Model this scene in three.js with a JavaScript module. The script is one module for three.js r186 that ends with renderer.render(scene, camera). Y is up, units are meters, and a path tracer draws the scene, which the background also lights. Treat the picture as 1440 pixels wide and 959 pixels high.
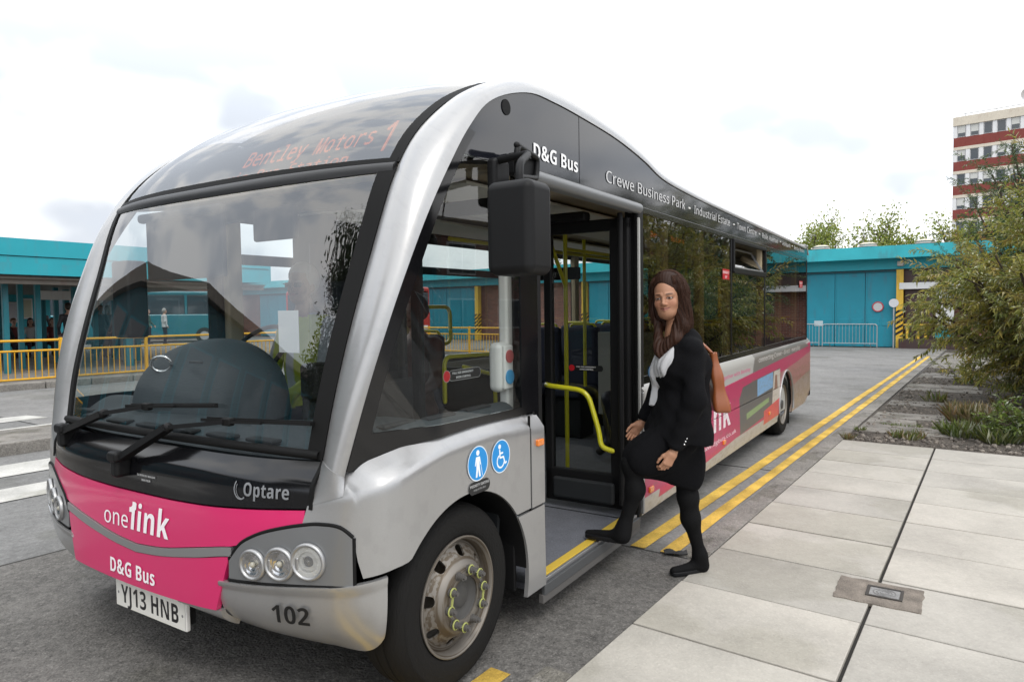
import * as THREE from 'three';
import { mergeGeometries, mergeVertices } from 'three/addons/utils/BufferGeometryUtils.js';
import { RoundedBoxGeometry } from 'three/addons/geometries/RoundedBoxGeometry.js';

// ---------------------------------------------------------------- camera, sky, sun, exposure
const scene = new THREE.Scene();
const rad = THREE.MathUtils.degToRad, clamp = THREE.MathUtils.clamp, lerp = THREE.MathUtils.lerp, sstep = THREE.MathUtils.smoothstep;
const camera = new THREE.PerspectiveCamera(53.08, 1024 / 681, 0.05, 900);
camera.position.set(0, 1.5, 0);
camera.rotation.set(rad(-2.29), rad(35.17), rad(-0.54), 'YXZ');
const renderer = new THREE.WebGLRenderer({ antialias: true });
renderer.toneMapping = THREE.LinearToneMapping;
renderer.toneMappingExposure = 1.0;
renderer.shadowMap.enabled = true;
const SKY_GAIN = 1.55;

function rng(seed) { let s = seed | 0; return () => { s = (s + 0x6d2b79f5) | 0; let t = Math.imul(s ^ (s >>> 15), 1 | s); t = (t + Math.imul(t ^ (t >>> 7), 61 | t)) ^ t; return ((t ^ (t >>> 14)) >>> 0) / 4294967296; }; }
function hash(ix, iy, s) { let h = Math.imul(ix, 374761393) + Math.imul(iy, 668265263) + Math.imul(s, 974634777); h = Math.imul(h ^ (h >>> 13), 1274126177); return ((h ^ (h >>> 16)) >>> 0) / 4294967296; }
// periodic value noise, x and y in lattice units, period p
function vnoise(x, y, p, s) {
  const x0 = Math.floor(x), y0 = Math.floor(y), fx = x - x0, fy = y - y0, u = fx * fx * (3 - 2 * fx), v = fy * fy * (3 - 2 * fy);
  const m = (a) => ((a % p) + p) % p, a = hash(m(x0), m(y0), s), b = hash(m(x0 + 1), m(y0), s), c = hash(m(x0), m(y0 + 1), s), d = hash(m(x0 + 1), m(y0 + 1), s);
  return a + (b - a) * u + (c - a) * v + (a - b - c + d) * u * v;
}
function fbm(x, y, p, s, oct = 4) { let r = 0, a = 0.5, n = 0; for (let i = 0; i < oct; i++) { r += a * vnoise(x, y, p, s + i); n += a; a *= 0.5; x *= 2; y *= 2; p *= 2; } return r / n; }

{ // overcast sky: bright thin cloud, greyer towards the horizon on the left
  const w = 1024, h = 512, d = new Float32Array(w * h * 4);
  for (let j = 0; j < h; j++) {
    const el = (j + 0.5) / h * 180 - 90;
    for (let i = 0; i < w; i++) {
      const q = (j * w + i) * 4;
      const az = (i + 0.5) / w * 64;
      const n = fbm(az, (el + 90) / 180 * 60, 64, 11, 5), n2 = fbm(az * 0.25 + 3, (el + 90) / 180 * 18, 16, 23, 4);
      const c = sstep(n * 0.55 + n2 * 0.6, 0.42, 0.68);           // 1 bright cloud, 0 grey cloud
      const up = clamp(el / 90, 0, 1), hor = 1 - sstep(el, 0, 26);
      const low = 1 - sstep(el, 8, 34); const west = Math.pow(0.5 + 0.5 * Math.cos((i / w - 0.06) * Math.PI * 2), 2), cc = clamp(c - west * low * 0.35, 0, 1);
      let L = lerp(lerp(0.98, lerp(0.84, 0.52, west), low), lerp(1.26, lerp(1.1, 0.82, west), low * 0.6), cc) * lerp(1.0, 1.14, up);
      L *= lerp(1, 0.92, hor);
      const blue = (1 - cc) * 0.12;
      const k = SKY_GAIN * L;
      if (el < -1) { d[q] = d[q + 1] = d[q + 2] = 0.35; } else { d[q] = k * (1 - blue); d[q + 1] = k * (1 - blue * 0.45); d[q + 2] = k * (1 + blue * 0.4); }
      d[q + 3] = 1;
    }
  }
  const t = new THREE.DataTexture(d, w, h, THREE.RGBAFormat, THREE.FloatType);
  t.mapping = THREE.EquirectangularReflectionMapping; t.magFilter = t.minFilter = THREE.LinearFilter; t.wrapS = THREE.RepeatWrapping; t.needsUpdate = true;
  scene.background = t; scene.environment = t;
}
const sun = new THREE.DirectionalLight(new THREE.Color(1, 0.96, 0.9), 1.1);
sun.position.set(14, 26, 6); sun.target.position.set(-2, 0, -6);
sun.castShadow = true; sun.shadow.radius = 34; sun.shadow.mapSize.set(2048, 2048);
Object.assign(sun.shadow.camera, { left: -40, right: 40, top: 40, bottom: -40, near: 1, far: 120 });
scene.add(sun, sun.target);

// ---------------------------------------------------------------- helpers
const V = (x, y, z) => new THREE.Vector3(x, y, z);
const taken = new Map();
function numbered(n) { const k = taken.get(n) || 0; taken.set(n, k + 1); return k ? n + '_' + String(k).padStart(3, '0') : n; }
function tag(o, label, category, group, kind) { if (label) o.userData.label = label; if (category) o.userData.category = category; if (group) o.userData.group = group; if (kind) o.userData.kind = kind; return o; }
function shad(o) { o.traverse((c) => { if (c.isMesh) { c.castShadow = true; c.receiveShadow = true; } }); return o; }
function thing(name, label, category, pos = [0, 0, 0], turn = 0, group) { const o = new THREE.Group(); o.name = numbered(name); o.position.set(...pos); o.rotation.y = turn; scene.add(o); return tag(o, label, category, group); }
function part(name, geo, mat, parent) {
  if (Array.isArray(geo)) geo = merge(geo);
  const m = new THREE.Mesh(geo, mat); m.name = name; m.castShadow = m.receiveShadow = true; parent.add(m); return m;
}
function solo(name, geo, mat, label, category, group, kind) { const m = part(numbered(name), geo, mat, scene); return tag(m, label, category, group, kind); }
function struct(name, geo, mat) { const m = part(numbered(name), geo, mat, scene); m.userData.kind = 'structure'; return m; }
function copy(o, label, group) { const c = o.clone(); c.name = numbered(o.name.replace(/_\d{3}$/, '')); c.userData = { ...o.userData }; if (label) c.userData.label = label; if (group) c.userData.group = group; scene.add(c); return c; }
function clean(g) { if (g.index) g = g.toNonIndexed(); for (const k of Object.keys(g.attributes)) if (!['position', 'normal', 'uv'].includes(k)) g.deleteAttribute(k); if (!g.attributes.uv) g.setAttribute('uv', new THREE.BufferAttribute(new Float32Array(g.attributes.position.count * 2), 2)); if (!g.attributes.normal) g.computeVertexNormals(); return g; }
function merge(list) { return list.length === 1 ? list[0] : mergeGeometries(list.map(clean)); }
// uv in metres by the way each face points
function metric(g, k = 1, ox = 0, oy = 0) {
  g = clean(g); const p = g.attributes.position, u = new Float32Array(p.count * 2), a = V(), b = V(), c = V();
  for (let i = 0; i < p.count; i += 3) {
    a.fromBufferAttribute(p, i); b.fromBufferAttribute(p, i + 1); c.fromBufferAttribute(p, i + 2);
    const n = b.clone().sub(a).cross(c.clone().sub(a)), ax = Math.abs(n.x), ay = Math.abs(n.y), az = Math.abs(n.z);
    [a, b, c].forEach((q, j) => { const [s, t] = ay >= ax && ay >= az ? [q.x, q.z] : ax >= az ? [q.z, q.y] : [q.x, q.y]; u[(i + j) * 2] = s * k + ox; u[(i + j) * 2 + 1] = t * k + oy; });
  }
  g.setAttribute('uv', new THREE.BufferAttribute(u, 2)); return g;
}
function box(w, h, d, x = 0, y = 0, z = 0) { const g = new THREE.BoxGeometry(w, h, d); g.translate(x, y, z); return g; }
function rbox(w, h, d, r, x = 0, y = 0, z = 0, seg = 2) { const g = new RoundedBoxGeometry(w, h, d, seg, Math.min(r, w / 2.01, h / 2.01, d / 2.01)); g.translate(x, y, z); return g; }
function cyl(r1, r2, h, x = 0, y = 0, z = 0, seg = 16) { const g = new THREE.CylinderGeometry(r1, r2, h, seg); g.translate(x, y, z); return g; }
function rod(a, b, r, seg = 10, r2 = r) { const A = V(...a), B = V(...b), d = B.clone().sub(A), g = new THREE.CylinderGeometry(r2, r, d.length(), seg); g.applyQuaternion(new THREE.Quaternion().setFromUnitVectors(V(0, 1, 0), d.normalize())); g.translate((a[0] + b[0]) / 2, (a[1] + b[1]) / 2, (a[2] + b[2]) / 2); return g; }
function beam(a, b, w, h) { const A = V(...a), B = V(...b), d = B.clone().sub(A), g = new THREE.BoxGeometry(w, d.length(), h); g.applyQuaternion(new THREE.Quaternion().setFromUnitVectors(V(0, 1, 0), d.normalize())); g.translate((a[0] + b[0]) / 2, (a[1] + b[1]) / 2, (a[2] + b[2]) / 2); return g; }
function tube(pts, r, seg = 40, rs = 8, closed = false, tension = 0.5) { const c = new THREE.CatmullRomCurve3(pts.map((p) => V(...p)), closed, 'catmullrom', tension); return new THREE.TubeGeometry(c, seg, r, rs, closed); }
// polyline tube with rounded corners
function pipe(pts, r, bend = 0.06, rs = 8) {
  const P = pts.map((p) => V(...p)), path = new THREE.CurvePath(); let last = P[0];
  for (let i = 1; i < P.length - 1; i++) { const a = P[i - 1].clone().sub(P[i]), b = P[i + 1].clone().sub(P[i]), k = Math.min(bend, a.length() / 2, b.length() / 2); const s = P[i].clone().add(a.setLength(k)), e = P[i].clone().add(b.setLength(k)); path.add(new THREE.LineCurve3(last, s)); path.add(new THREE.QuadraticBezierCurve3(s, P[i].clone(), e)); last = e; }
  path.add(new THREE.LineCurve3(last, P[P.length - 1]));
  const out = []; for (const c of path.curves) { const n = c.isLineCurve3 ? 1 : 6; for (let i = out.length ? 1 : 0; i <= n; i++) out.push(c.getPoint(i / n)); }
  const cr = { getPoint: 0 }; const geo = []; // sweep by parallel transport
  const N = out.length, T = out.map((p, i) => out[Math.min(i + 1, N - 1)].clone().sub(out[Math.max(i - 1, 0)]).normalize());
  let nrm = Math.abs(T[0].y) < 0.9 ? V(0, 1, 0) : V(1, 0, 0); const pos = [], nor = [], idx = [];
  for (let i = 0; i < N; i++) { nrm.sub(T[i].clone().multiplyScalar(nrm.dot(T[i]))).normalize(); const bi = T[i].clone().cross(nrm); for (let j = 0; j <= rs; j++) { const a = j / rs * Math.PI * 2, d = nrm.clone().multiplyScalar(Math.cos(a)).addScaledVector(bi, Math.sin(a)); nor.push(d.x, d.y, d.z); pos.push(out[i].x + d.x * r, out[i].y + d.y * r, out[i].z + d.z * r); } }
  for (let i = 0; i < N - 1; i++) for (let j = 0; j < rs; j++) { const a = i * (rs + 1) + j, b = a + rs + 1; idx.push(a, a + 1, b, b, a + 1, b + 1); }
  const g = new THREE.BufferGeometry(); g.setAttribute('position', new THREE.Float32BufferAttribute(pos, 3)); g.setAttribute('normal', new THREE.Float32BufferAttribute(nor, 3)); g.setAttribute('uv', new THREE.Float32BufferAttribute(new Float32Array(pos.length / 3 * 2), 2)); g.setIndex(idx);
  const caps = [0, N - 1].map((i) => { const s = new THREE.SphereGeometry(r, 8, 6); s.translate(out[i].x, out[i].y, out[i].z); return s; });
  return merge([g, ...caps]);
}
// a curved panel: fn(u, v) gives a point; th is its thickness, laid inwards (away from the side of ref)
function patch(fn, nu, nv, th = 0, ref = null, off = 0, uvfn = null) {
  const W = nu + 1, n = W * (nv + 1), P = [], pos = new Float32Array(n * 3), uv = new Float32Array(n * 2), idx = [];
  for (let j = 0; j <= nv; j++) for (let i = 0; i <= nu; i++) { const p = fn(i / nu, j / nv), k = j * W + i; P.push(V(...p)); pos.set(p, k * 3); const t = uvfn ? uvfn(i / nu, j / nv, p) : [i / nu, j / nv]; uv.set(t, k * 2); }
  for (let j = 0; j < nv; j++) for (let i = 0; i < nu; i++) { const a = j * W + i; idx.push(a, a + 1, a + W, a + 1, a + W + 1, a + W); }
  let g = new THREE.BufferGeometry(); g.setAttribute('position', new THREE.BufferAttribute(pos, 3)); g.setIndex(idx); g.computeVertexNormals();
  const N = P.map((p, k) => V().fromBufferAttribute(g.attributes.normal, k));
  if (ref) { const mid = P[Math.floor(nv / 2) * W + Math.floor(nu / 2)], nm = N[Math.floor(nv / 2) * W + Math.floor(nu / 2)]; if (nm.dot(mid.clone().sub(V(...ref))) < 0) { N.forEach((q) => q.negate()); for (let i = 0; i < idx.length; i += 3) { const t = idx[i]; idx[i] = idx[i + 1]; idx[i + 1] = t; } } }
  const put = (o) => { const a = new Float32Array(n * 3); P.forEach((p, k) => { a[k * 3] = p.x + N[k].x * o; a[k * 3 + 1] = p.y + N[k].y * o; a[k * 3 + 2] = p.z + N[k].z * o; }); return a; };
  const mk = (a, flip) => { const q = new THREE.BufferGeometry(), m = new Float32Array(n * 3); N.forEach((v, k) => m.set([v.x * (flip ? -1 : 1), v.y * (flip ? -1 : 1), v.z * (flip ? -1 : 1)], k * 3)); q.setAttribute('position', new THREE.BufferAttribute(a, 3)); q.setAttribute('normal', new THREE.BufferAttribute(m, 3)); q.setAttribute('uv', new THREE.BufferAttribute(uv, 2)); q.setIndex(flip ? idx.map((v, i) => idx[i - (i % 3) + (2 - (i % 3))]) : idx); return q; };
  const front = mk(put(off), false); if (!th) return front;
  const A = put(off), B = put(off - th), rim = [], ring = [];
  for (let i = 0; i < nu; i++) ring.push(i); for (let j = 0; j < nv; j++) ring.push(j * W + nu); for (let i = nu; i > 0; i--) ring.push(nv * W + i); for (let j = nv; j > 0; j--) ring.push(j * W);
  const rp = [], ru = [];
  for (let k = 0; k < ring.length; k++) { const a = ring[k], b = ring[(k + 1) % ring.length]; for (const [S, q] of [[A, a], [A, b], [B, b], [A, a], [B, b], [B, a]]) { rp.push(S[q * 3], S[q * 3 + 1], S[q * 3 + 2]); ru.push(uv[q * 2], uv[q * 2 + 1]); } }
  const rg = new THREE.BufferGeometry(); rg.setAttribute('position', new THREE.Float32BufferAttribute(rp, 3)); rg.setAttribute('uv', new THREE.Float32BufferAttribute(ru, 2)); rg.computeVertexNormals();
  return merge([front, mk(B, true), rg]);
}
// lookups through tables of points, smooth
function table(xs, ys) {
  const n = xs.length, m = []; for (let i = 0; i < n; i++) { const a = Math.max(0, i - 1), b = Math.min(n - 1, i + 1); m.push((ys[b] - ys[a]) / (xs[b] - xs[a])); }
  return (x) => { if (x <= xs[0]) return ys[0]; if (x >= xs[n - 1]) return ys[n - 1]; let i = 0; while (x > xs[i + 1]) i++; const h = xs[i + 1] - xs[i], t = (x - xs[i]) / h, t2 = t * t, t3 = t2 * t; return (2 * t3 - 3 * t2 + 1) * ys[i] + (t3 - 2 * t2 + t) * h * m[i] + (-2 * t3 + 3 * t2) * ys[i + 1] + (t3 - t2) * h * m[i + 1]; };
}
function extr(pts, depth, bevel = 0, holes) { const s = new THREE.Shape(pts.map((p) => new THREE.Vector2(...p))); if (holes) for (const h of holes) s.holes.push(new THREE.Path(h.map((p) => new THREE.Vector2(...p)))); return new THREE.ExtrudeGeometry(s, { depth: depth - 2 * bevel, bevelEnabled: bevel > 0, bevelThickness: bevel, bevelSize: bevel, bevelOffset: -bevel, bevelSegments: 1, curveSegments: 8 }).translate(0, 0, bevel); }

// ---------------------------------------------------------------- materials
function noiseMap(size, fn, srgb = true, rx = 1, ry = 1) {
  const d = new Uint8Array(size * size * 4);
  for (let j = 0; j < size; j++) for (let i = 0; i < size; i++) { const c = fn(i / size, j / size, i, j), q = (j * size + i) * 4; for (let k = 0; k < 3; k++) { let v = Array.isArray(c) ? c[k] : c; v = clamp(v, 0, 1); d[q + k] = 255 * (srgb ? (v <= 0.0031308 ? v * 12.92 : 1.055 * Math.pow(v, 1 / 2.4) - 0.055) : v); } d[q + 3] = 255; }
  const t = new THREE.DataTexture(d, size, size, THREE.RGBAFormat); t.wrapS = t.wrapT = THREE.RepeatWrapping; t.magFilter = THREE.LinearFilter; t.minFilter = THREE.LinearMipmapLinearFilter; t.generateMipmaps = true; if (srgb) t.colorSpace = THREE.SRGBColorSpace; t.repeat.set(rx, ry); t.needsUpdate = true; return t;
}
const std = (o) => new THREE.MeshStandardMaterial(o), phys = (o) => new THREE.MeshPhysicalMaterial(o);
const rgb = (r, g, b) => new THREE.Color().setRGB(r, g, b);
const flat = (r, g, b, rough = 0.6, o = {}) => std({ color: rgb(r, g, b), roughness: rough, ...o });
function canvasMap(w, h, draw) { const c = document.createElement('canvas'); c.width = w; c.height = h; const x = c.getContext('2d'); draw(x, w, h); const t = new THREE.CanvasTexture(c); t.colorSpace = THREE.SRGBColorSpace; t.anisotropy = 8; return t; }
// surfaces
const grit = noiseMap(512, (u, v) => fbm(u * 128, v * 128, 128, 5, 2), false, 1, 1);
function grainy(c, o = {}) { // coarse stone mix: c base colour, amount of light and dark chips
  const { s = 1, chip = 0.5, patchy = 0.25, seed = 1, rough = 0.92, bump = 0.004, size = 1024, stain = 0 } = o;
  const map = noiseMap(size, (u, v, i, j) => { const a = fbm(u * 8, v * 8, 8, seed, 5), b = hash(i >> 1, j >> 1, seed + 9), b3 = hash((i + ((j >> 2) & 1) * 2) >> 2, j >> 2, seed + 17), e = fbm(u * 96, v * 96, 96, seed + 4, 2); let k = 1 + (a - 0.5) * 2 * patchy + (e - 0.5) * chip * 0.9 + (b > 0.9 ? chip * (b - 0.9) * 8 : b < 0.12 ? -chip * 0.4 : 0) + (b3 > 0.88 ? chip * (b3 - 0.88) * 5 : b3 < 0.1 ? -chip * 0.25 : 0); const st = stain * sstep(fbm(u * 5, v * 5, 5, seed + 31, 5), 0.56, 0.7); k *= 1 - st * 0.45; return [c[0] * k, c[1] * k, c[2] * k * (1 - st * 0.1)]; });
  map.repeat.set(s, s);
  const b = grit.clone(); b.repeat.set(s * 2, s * 2);
  return std({ map, roughness: rough, bumpMap: b, bumpScale: bump });
}
const M = {};
M.asphalt = grainy([0.17, 0.168, 0.163], { s: 0.3, chip: 0.42, patchy: 0.22, seed: 3, bump: 0.004, stain: 0.35 });
M.asphaltNear = grainy([0.125, 0.118, 0.109], { s: 0.42, chip: 0.75, patchy: 0.2, seed: 8, bump: 0.005, stain: 0.4 });
M.asphaltPale = grainy([0.19, 0.185, 0.178], { s: 0.22, chip: 0.35, patchy: 0.25, seed: 12, bump: 0.004, stain: 0.4 });
M.kerb = grainy([0.22, 0.205, 0.185], { s: 0.6, chip: 0.5, patchy: 0.35, seed: 21, bump: 0.006, size: 512, stain: 0.6 });
M.slab = [0, 1, 2].map((k) => grainy([[0.405, 0.38, 0.335], [0.42, 0.392, 0.345], [0.385, 0.362, 0.322]][k], { s: 0.4, chip: 0.14, patchy: 0.2, seed: 40 + k * 7, bump: 0.0015, rough: 0.85, stain: 0.3 }));
M.oldSlab = grainy([0.20, 0.185, 0.165], { s: 0.7, chip: 0.4, patchy: 0.5, seed: 61, bump: 0.006, size: 512, stain: 0.7 });
M.soil = grainy([0.105, 0.088, 0.072], { s: 0.8, chip: 1.1, patchy: 0.6, seed: 71, bump: 0.02, size: 512 });
M.joint = flat(0.03, 0.028, 0.025, 1);
M.patchTar = grainy([0.21, 0.18, 0.15], { s: 1.6, chip: 0.35, patchy: 0.5, seed: 77, bump: 0.004, size: 512 });
M.yellowLine = grainy([0.62, 0.40, 0.07], { s: 0.7, chip: 0.25, patchy: 0.35, seed: 81, bump: 0.003, size: 512, stain: 0.5 });
M.whiteLine = grainy([0.47, 0.46, 0.43], { s: 0.6, chip: 0.2, patchy: 0.25, seed: 85, bump: 0.003, size: 512, stain: 0.5 });
M.castIron = grainy([0.24, 0.235, 0.23], { s: 3, chip: 0.4, patchy: 0.4, seed: 90, bump: 0.002, size: 256, rough: 0.6 });

// ---------------------------------------------------------------- ground
function sheet(pts, y, mat, name, th = 0.004) { const s = new THREE.Shape(pts.map(([x, z]) => new THREE.Vector2(x, -z))); let g = new THREE.ShapeGeometry(s); g.rotateX(-Math.PI / 2); g.translate(0, y, 0); return struct(name, metric(g), mat); }
sheet([[-350, 60], [300, 60], [300, -420], [-350, -420]], -0.02, M.asphalt, 'ground');
sheet([[-15.85, 8], [-1.5, 8], [-1.5, -3.955], [-15.85, -3.955]], -0.006, M.asphalt, 'road');
// darker surface of the bus bay, laid up to the paving
sheet([[-4.89, 8], [-1.40, 8], [-1.40, -3.95], [-4.89, -3.95]], 0.0, M.asphaltNear, 'bus_bay_road');
sheet([[-15.85, -3.97], [-1.5, -3.97], [-1.38, -31.0], [-40, -31.0], [-40, -9], [-15.85, -9]], -0.002, M.asphaltPale, 'road');
struct('road_joint', metric(box(3.4, 0.004, 0.022, -3.2, -0.003, -3.961)), M.joint);
struct('road_joint', metric(box(0.03, 0.005, 11, -4.9, -0.003, 1.8)), M.joint);
struct('road_joint', metric(box(2.6, 0.003, 0.02, -2.9, -0.001, -6.62)), M.joint);

{ // paving: big pale concrete slabs in two columns, with open dark joints
  const pav = new THREE.Group(); pav.name = 'pavement'; pav.userData.kind = 'structure'; scene.add(pav);
  const bed = metric(extr([[-1.395, 5], [3.2, 5], [3.2, -8.62], [-1.395, -8.55]].map(([x, z]) => [x, -z]), 0.02).rotateX(-Math.PI / 2).translate(0, -0.03, 0)); part('joint_bed', bed, M.joint, pav);
  const zs = [2.2, 1.58, 0.94, 0.3, -0.34, -0.98, -1.62, -2.27, -2.93, -3.57, -4.21, -4.84, -5.47, -6.08, -6.70, -7.33, -7.95, -8.57];
  const xs = [-1.395, -0.485, 0.43, 1.34, 2.25, 3.16], sk = 0.03, r = rng(5);
  for (let c = 0; c < 5; c++) for (let i = 0; i < zs.length - 1; i++) {
    const g = 0.006 + (c === 0 ? 0.001 : 0), x0 = xs[c] + (c === 0 ? 0.004 : g + 0.003), x1 = xs[c + 1] - g - 0.003, row = (x, z, e) => z + sk * (x + 0.48) + e;
    const e0 = -g - r() * 0.003, e1 = g + r() * 0.003, q = [[x0, row(x0, zs[i], e0)], [x1, row(x1, zs[i], e0)], [x1, row(x1, zs[i + 1], e1)], [x0, row(x0, zs[i + 1], e1)]].map(([x, z]) => [x, -z]);
    const m = part('paving_slab', metric(extr(q, 0.03, 0.003).rotateX(-Math.PI / 2), 1, r() * 3, r() * 3), M.slab[Math.floor(r() * 3)], pav); m.position.y = -0.021 + r() * 0.003;
  }
}
{ // kerb stones, flush with the road
  const k = new THREE.Group(); k.name = 'kerb'; k.userData.kind = 'structure'; scene.add(k); const r = rng(9);
  const stone = (z0, z1, x0 = -1.56, x1 = -1.402, dx = 0) => { const m = part('kerb_stone', metric(rbox(x1 - x0, 0.12, z0 - z1 - 0.008, 0.006, (x0 + x1) / 2 + dx, -0.055 + r() * 0.004, (z0 + z1) / 2)), M.kerb, k); return m; };
  for (let z = 4; z > -2.4; z -= 0.915) stone(z, Math.max(z - 0.915, -2.62), -1.53, -1.402);
  for (let z = -3.98; z > -31; z -= 0.915) stone(z, z - 0.915, -1.56, -1.402, -0.0006 * (-z - 4));
}
function lineSheet(x0, x1, z0, z1, name, dx = 0) { // painted stripe with worn edges
  const r = rng(Math.floor(x0 * 100 + z0 * 7)), n = Math.ceil(Math.abs(z1 - z0) / 0.22), L = [], R = []; let a = 0, b = 0;
  for (let i = 0; i <= n; i++) { const z = lerp(z0, z1, i / n), d = dx * (i / n); a = clamp(a + (r() - 0.5) * 0.006, -0.006, 0.006); b = clamp(b + (r() - 0.5) * 0.006, -0.006, 0.006); L.push([x0 + a + d, z]); R.push([x1 + b + d, z]); }
  return sheet([...L, ...R.reverse()], 0.004, M.yellowLine, name);
}
lineSheet(-1.885, -1.785, -3.975, -25.5, 'yellow_line', -0.02); lineSheet(-1.685, -1.585, -3.975, -25.6, 'yellow_line', -0.02);
lineSheet(-1.715, -1.62, 3, -2.26, 'yellow_line'); lineSheet(-1.91, -1.815, 3, -2.26, 'yellow_line');
sheet([[-1.95, -26.1], [-1.62, -26.1], [-1.62, -26.02], [-1.95, -26.02]], 0.004, M.yellowLine, 'yellow_line');

// zebra crossing and the raised island on the far left
for (const [x0, x1, z0, z1] of [[-12.2, -11.62, 3, -4.25], [-10.95, -10.3, 3, -4.55], [-8.25, -7.6, 3, -3.55], [-7.1, -6.55, 3, -2.62]]) sheet([[x0, z0], [x1, z0], [x1 - 0.05, z1 - 0.1], [x0, z1]], 0.001, M.whiteLine, 'crossing_stripe');
{
  const isl = new THREE.Group(); isl.name = 'traffic_island'; isl.userData.kind = 'structure'; scene.add(isl); const r = rng(4);
  part('island_top', metric(rbox(1.2, 0.12, 9, 0.05, -9.55, 0.045, -0.1)), M.oldSlab, isl);
  for (let i = 0; i < 9; i++) part('kerb_stone', metric(rbox(0.14, 0.15, 0.98, 0.015, -8.88, 0.055 + r() * 0.004, 3.9 - i)), M.kerb, isl);
  for (let i = 0; i < 2; i++) part('kerb_stone', metric(rbox(0.6, 0.148, 0.14, 0.015, -9.25 - i * 0.62, 0.055, -4.65)), M.kerb, isl);
}
{ // bus station platform
  const p = new THREE.Group(); p.name = 'platform'; p.userData.kind = 'structure'; scene.add(p); const r = rng(14);
  part('platform_surface', metric(box(26, 0.1, 60, -30.05, 0.05, 8)), M.oldSlab, p);
  for (let z = 20; z > -21.5; z -= 0.92) part('kerb_stone', metric(rbox(0.3, 0.16, 0.9, 0.02, -16.9, 0.045 + r() * 0.008, z)), M.kerb, p);
}
// ---------------------------------------------------------------- buildings
const paint = (c, seed, wear = 0.25, rough = 0.5) => std({ map: (() => { const t = noiseMap(512, (u, v) => { const a = fbm(u * 6, v * 6, 6, seed, 5), st = sstep(fbm(u * 24, v * 4, 24, seed + 3, 4), 0.55, 0.8), k = 1 + (a - 0.5) * wear - st * wear * 0.7; return [c[0] * k + st * 0.02, c[1] * k, c[2] * k]; }); t.repeat.set(0.35, 0.35); return t; })(), roughness: rough });
const S = {
  teal: paint([0.012, 0.33, 0.40], 301, 0.12), tealFascia: paint([0.03, 0.40, 0.46], 305, 0.3), tealDark: paint([0.006, 0.07, 0.09], 309), tealMid: paint([0.008, 0.13, 0.17], 310), tealPostShade: paint([0.008, 0.16, 0.2], 311), tealDoor: paint([0.008, 0.235, 0.32], 313, 0.22, 0.55),
  soffit: paint([0.16, 0.14, 0.12], 317), conc: paint([0.45, 0.43, 0.40], 321, 0.3, 0.9), cream: paint([0.62, 0.56, 0.46], 325, 0.2, 0.8), white: paint([0.7, 0.7, 0.7], 329, 0.12), brown: paint([0.055, 0.032, 0.03], 333, 0.4), redPanel: paint([0.21, 0.045, 0.035], 337, 0.25, 0.8),
  yellow: paint([0.66, 0.43, 0.05], 341, 0.2, 0.5), rail: paint([0.68, 0.36, 0.012], 345, 0.2, 0.45), steel: std({ color: rgb(0.45, 0.46, 0.47), metalness: 0.7, roughness: 0.5 }),
  glass: phys({ color: rgb(0.05, 0.06, 0.07), roughness: 0.06, ior: 1.6 }), blind: flat(0.55, 0.55, 0.52, 0.8),
  brick: std({ map: (() => { const t = noiseMap(512, (u, v) => { const rows = 24, cols = 8, y = v * rows, r = Math.floor(y), x = u * cols + (r % 2) * 0.5, c = Math.floor(x), m = (y - r < 0.13 || x - c < 0.05) ? 1 : 0, h = hash(c % cols, r, 8), a = fbm(u * 8, v * 8, 8, 351, 3); const k = 0.75 + h * 0.5 + (a - 0.5) * 0.3; return m ? [0.24, 0.22, 0.2] : [0.19 * k, 0.072 * k, 0.05 * k]; }); t.repeat.set(0.55, 0.55); return t; })(), roughness: 0.9 }),
};
const hazard = canvasMap(64, 256, (c) => { c.fillStyle = '#d9ab2c'; c.fillRect(0, 0, 64, 256); c.fillStyle = '#151515'; for (let y = -64; y < 300; y += 52) { c.beginPath(); c.moveTo(0, y + 26); c.lineTo(64, y - 14); c.lineTo(64, y + 12); c.lineTo(0, y + 52); c.fill(); } });
const mb = (...a) => metric(box(...a)), mrb = (...a) => metric(rbox(...a));
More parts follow.
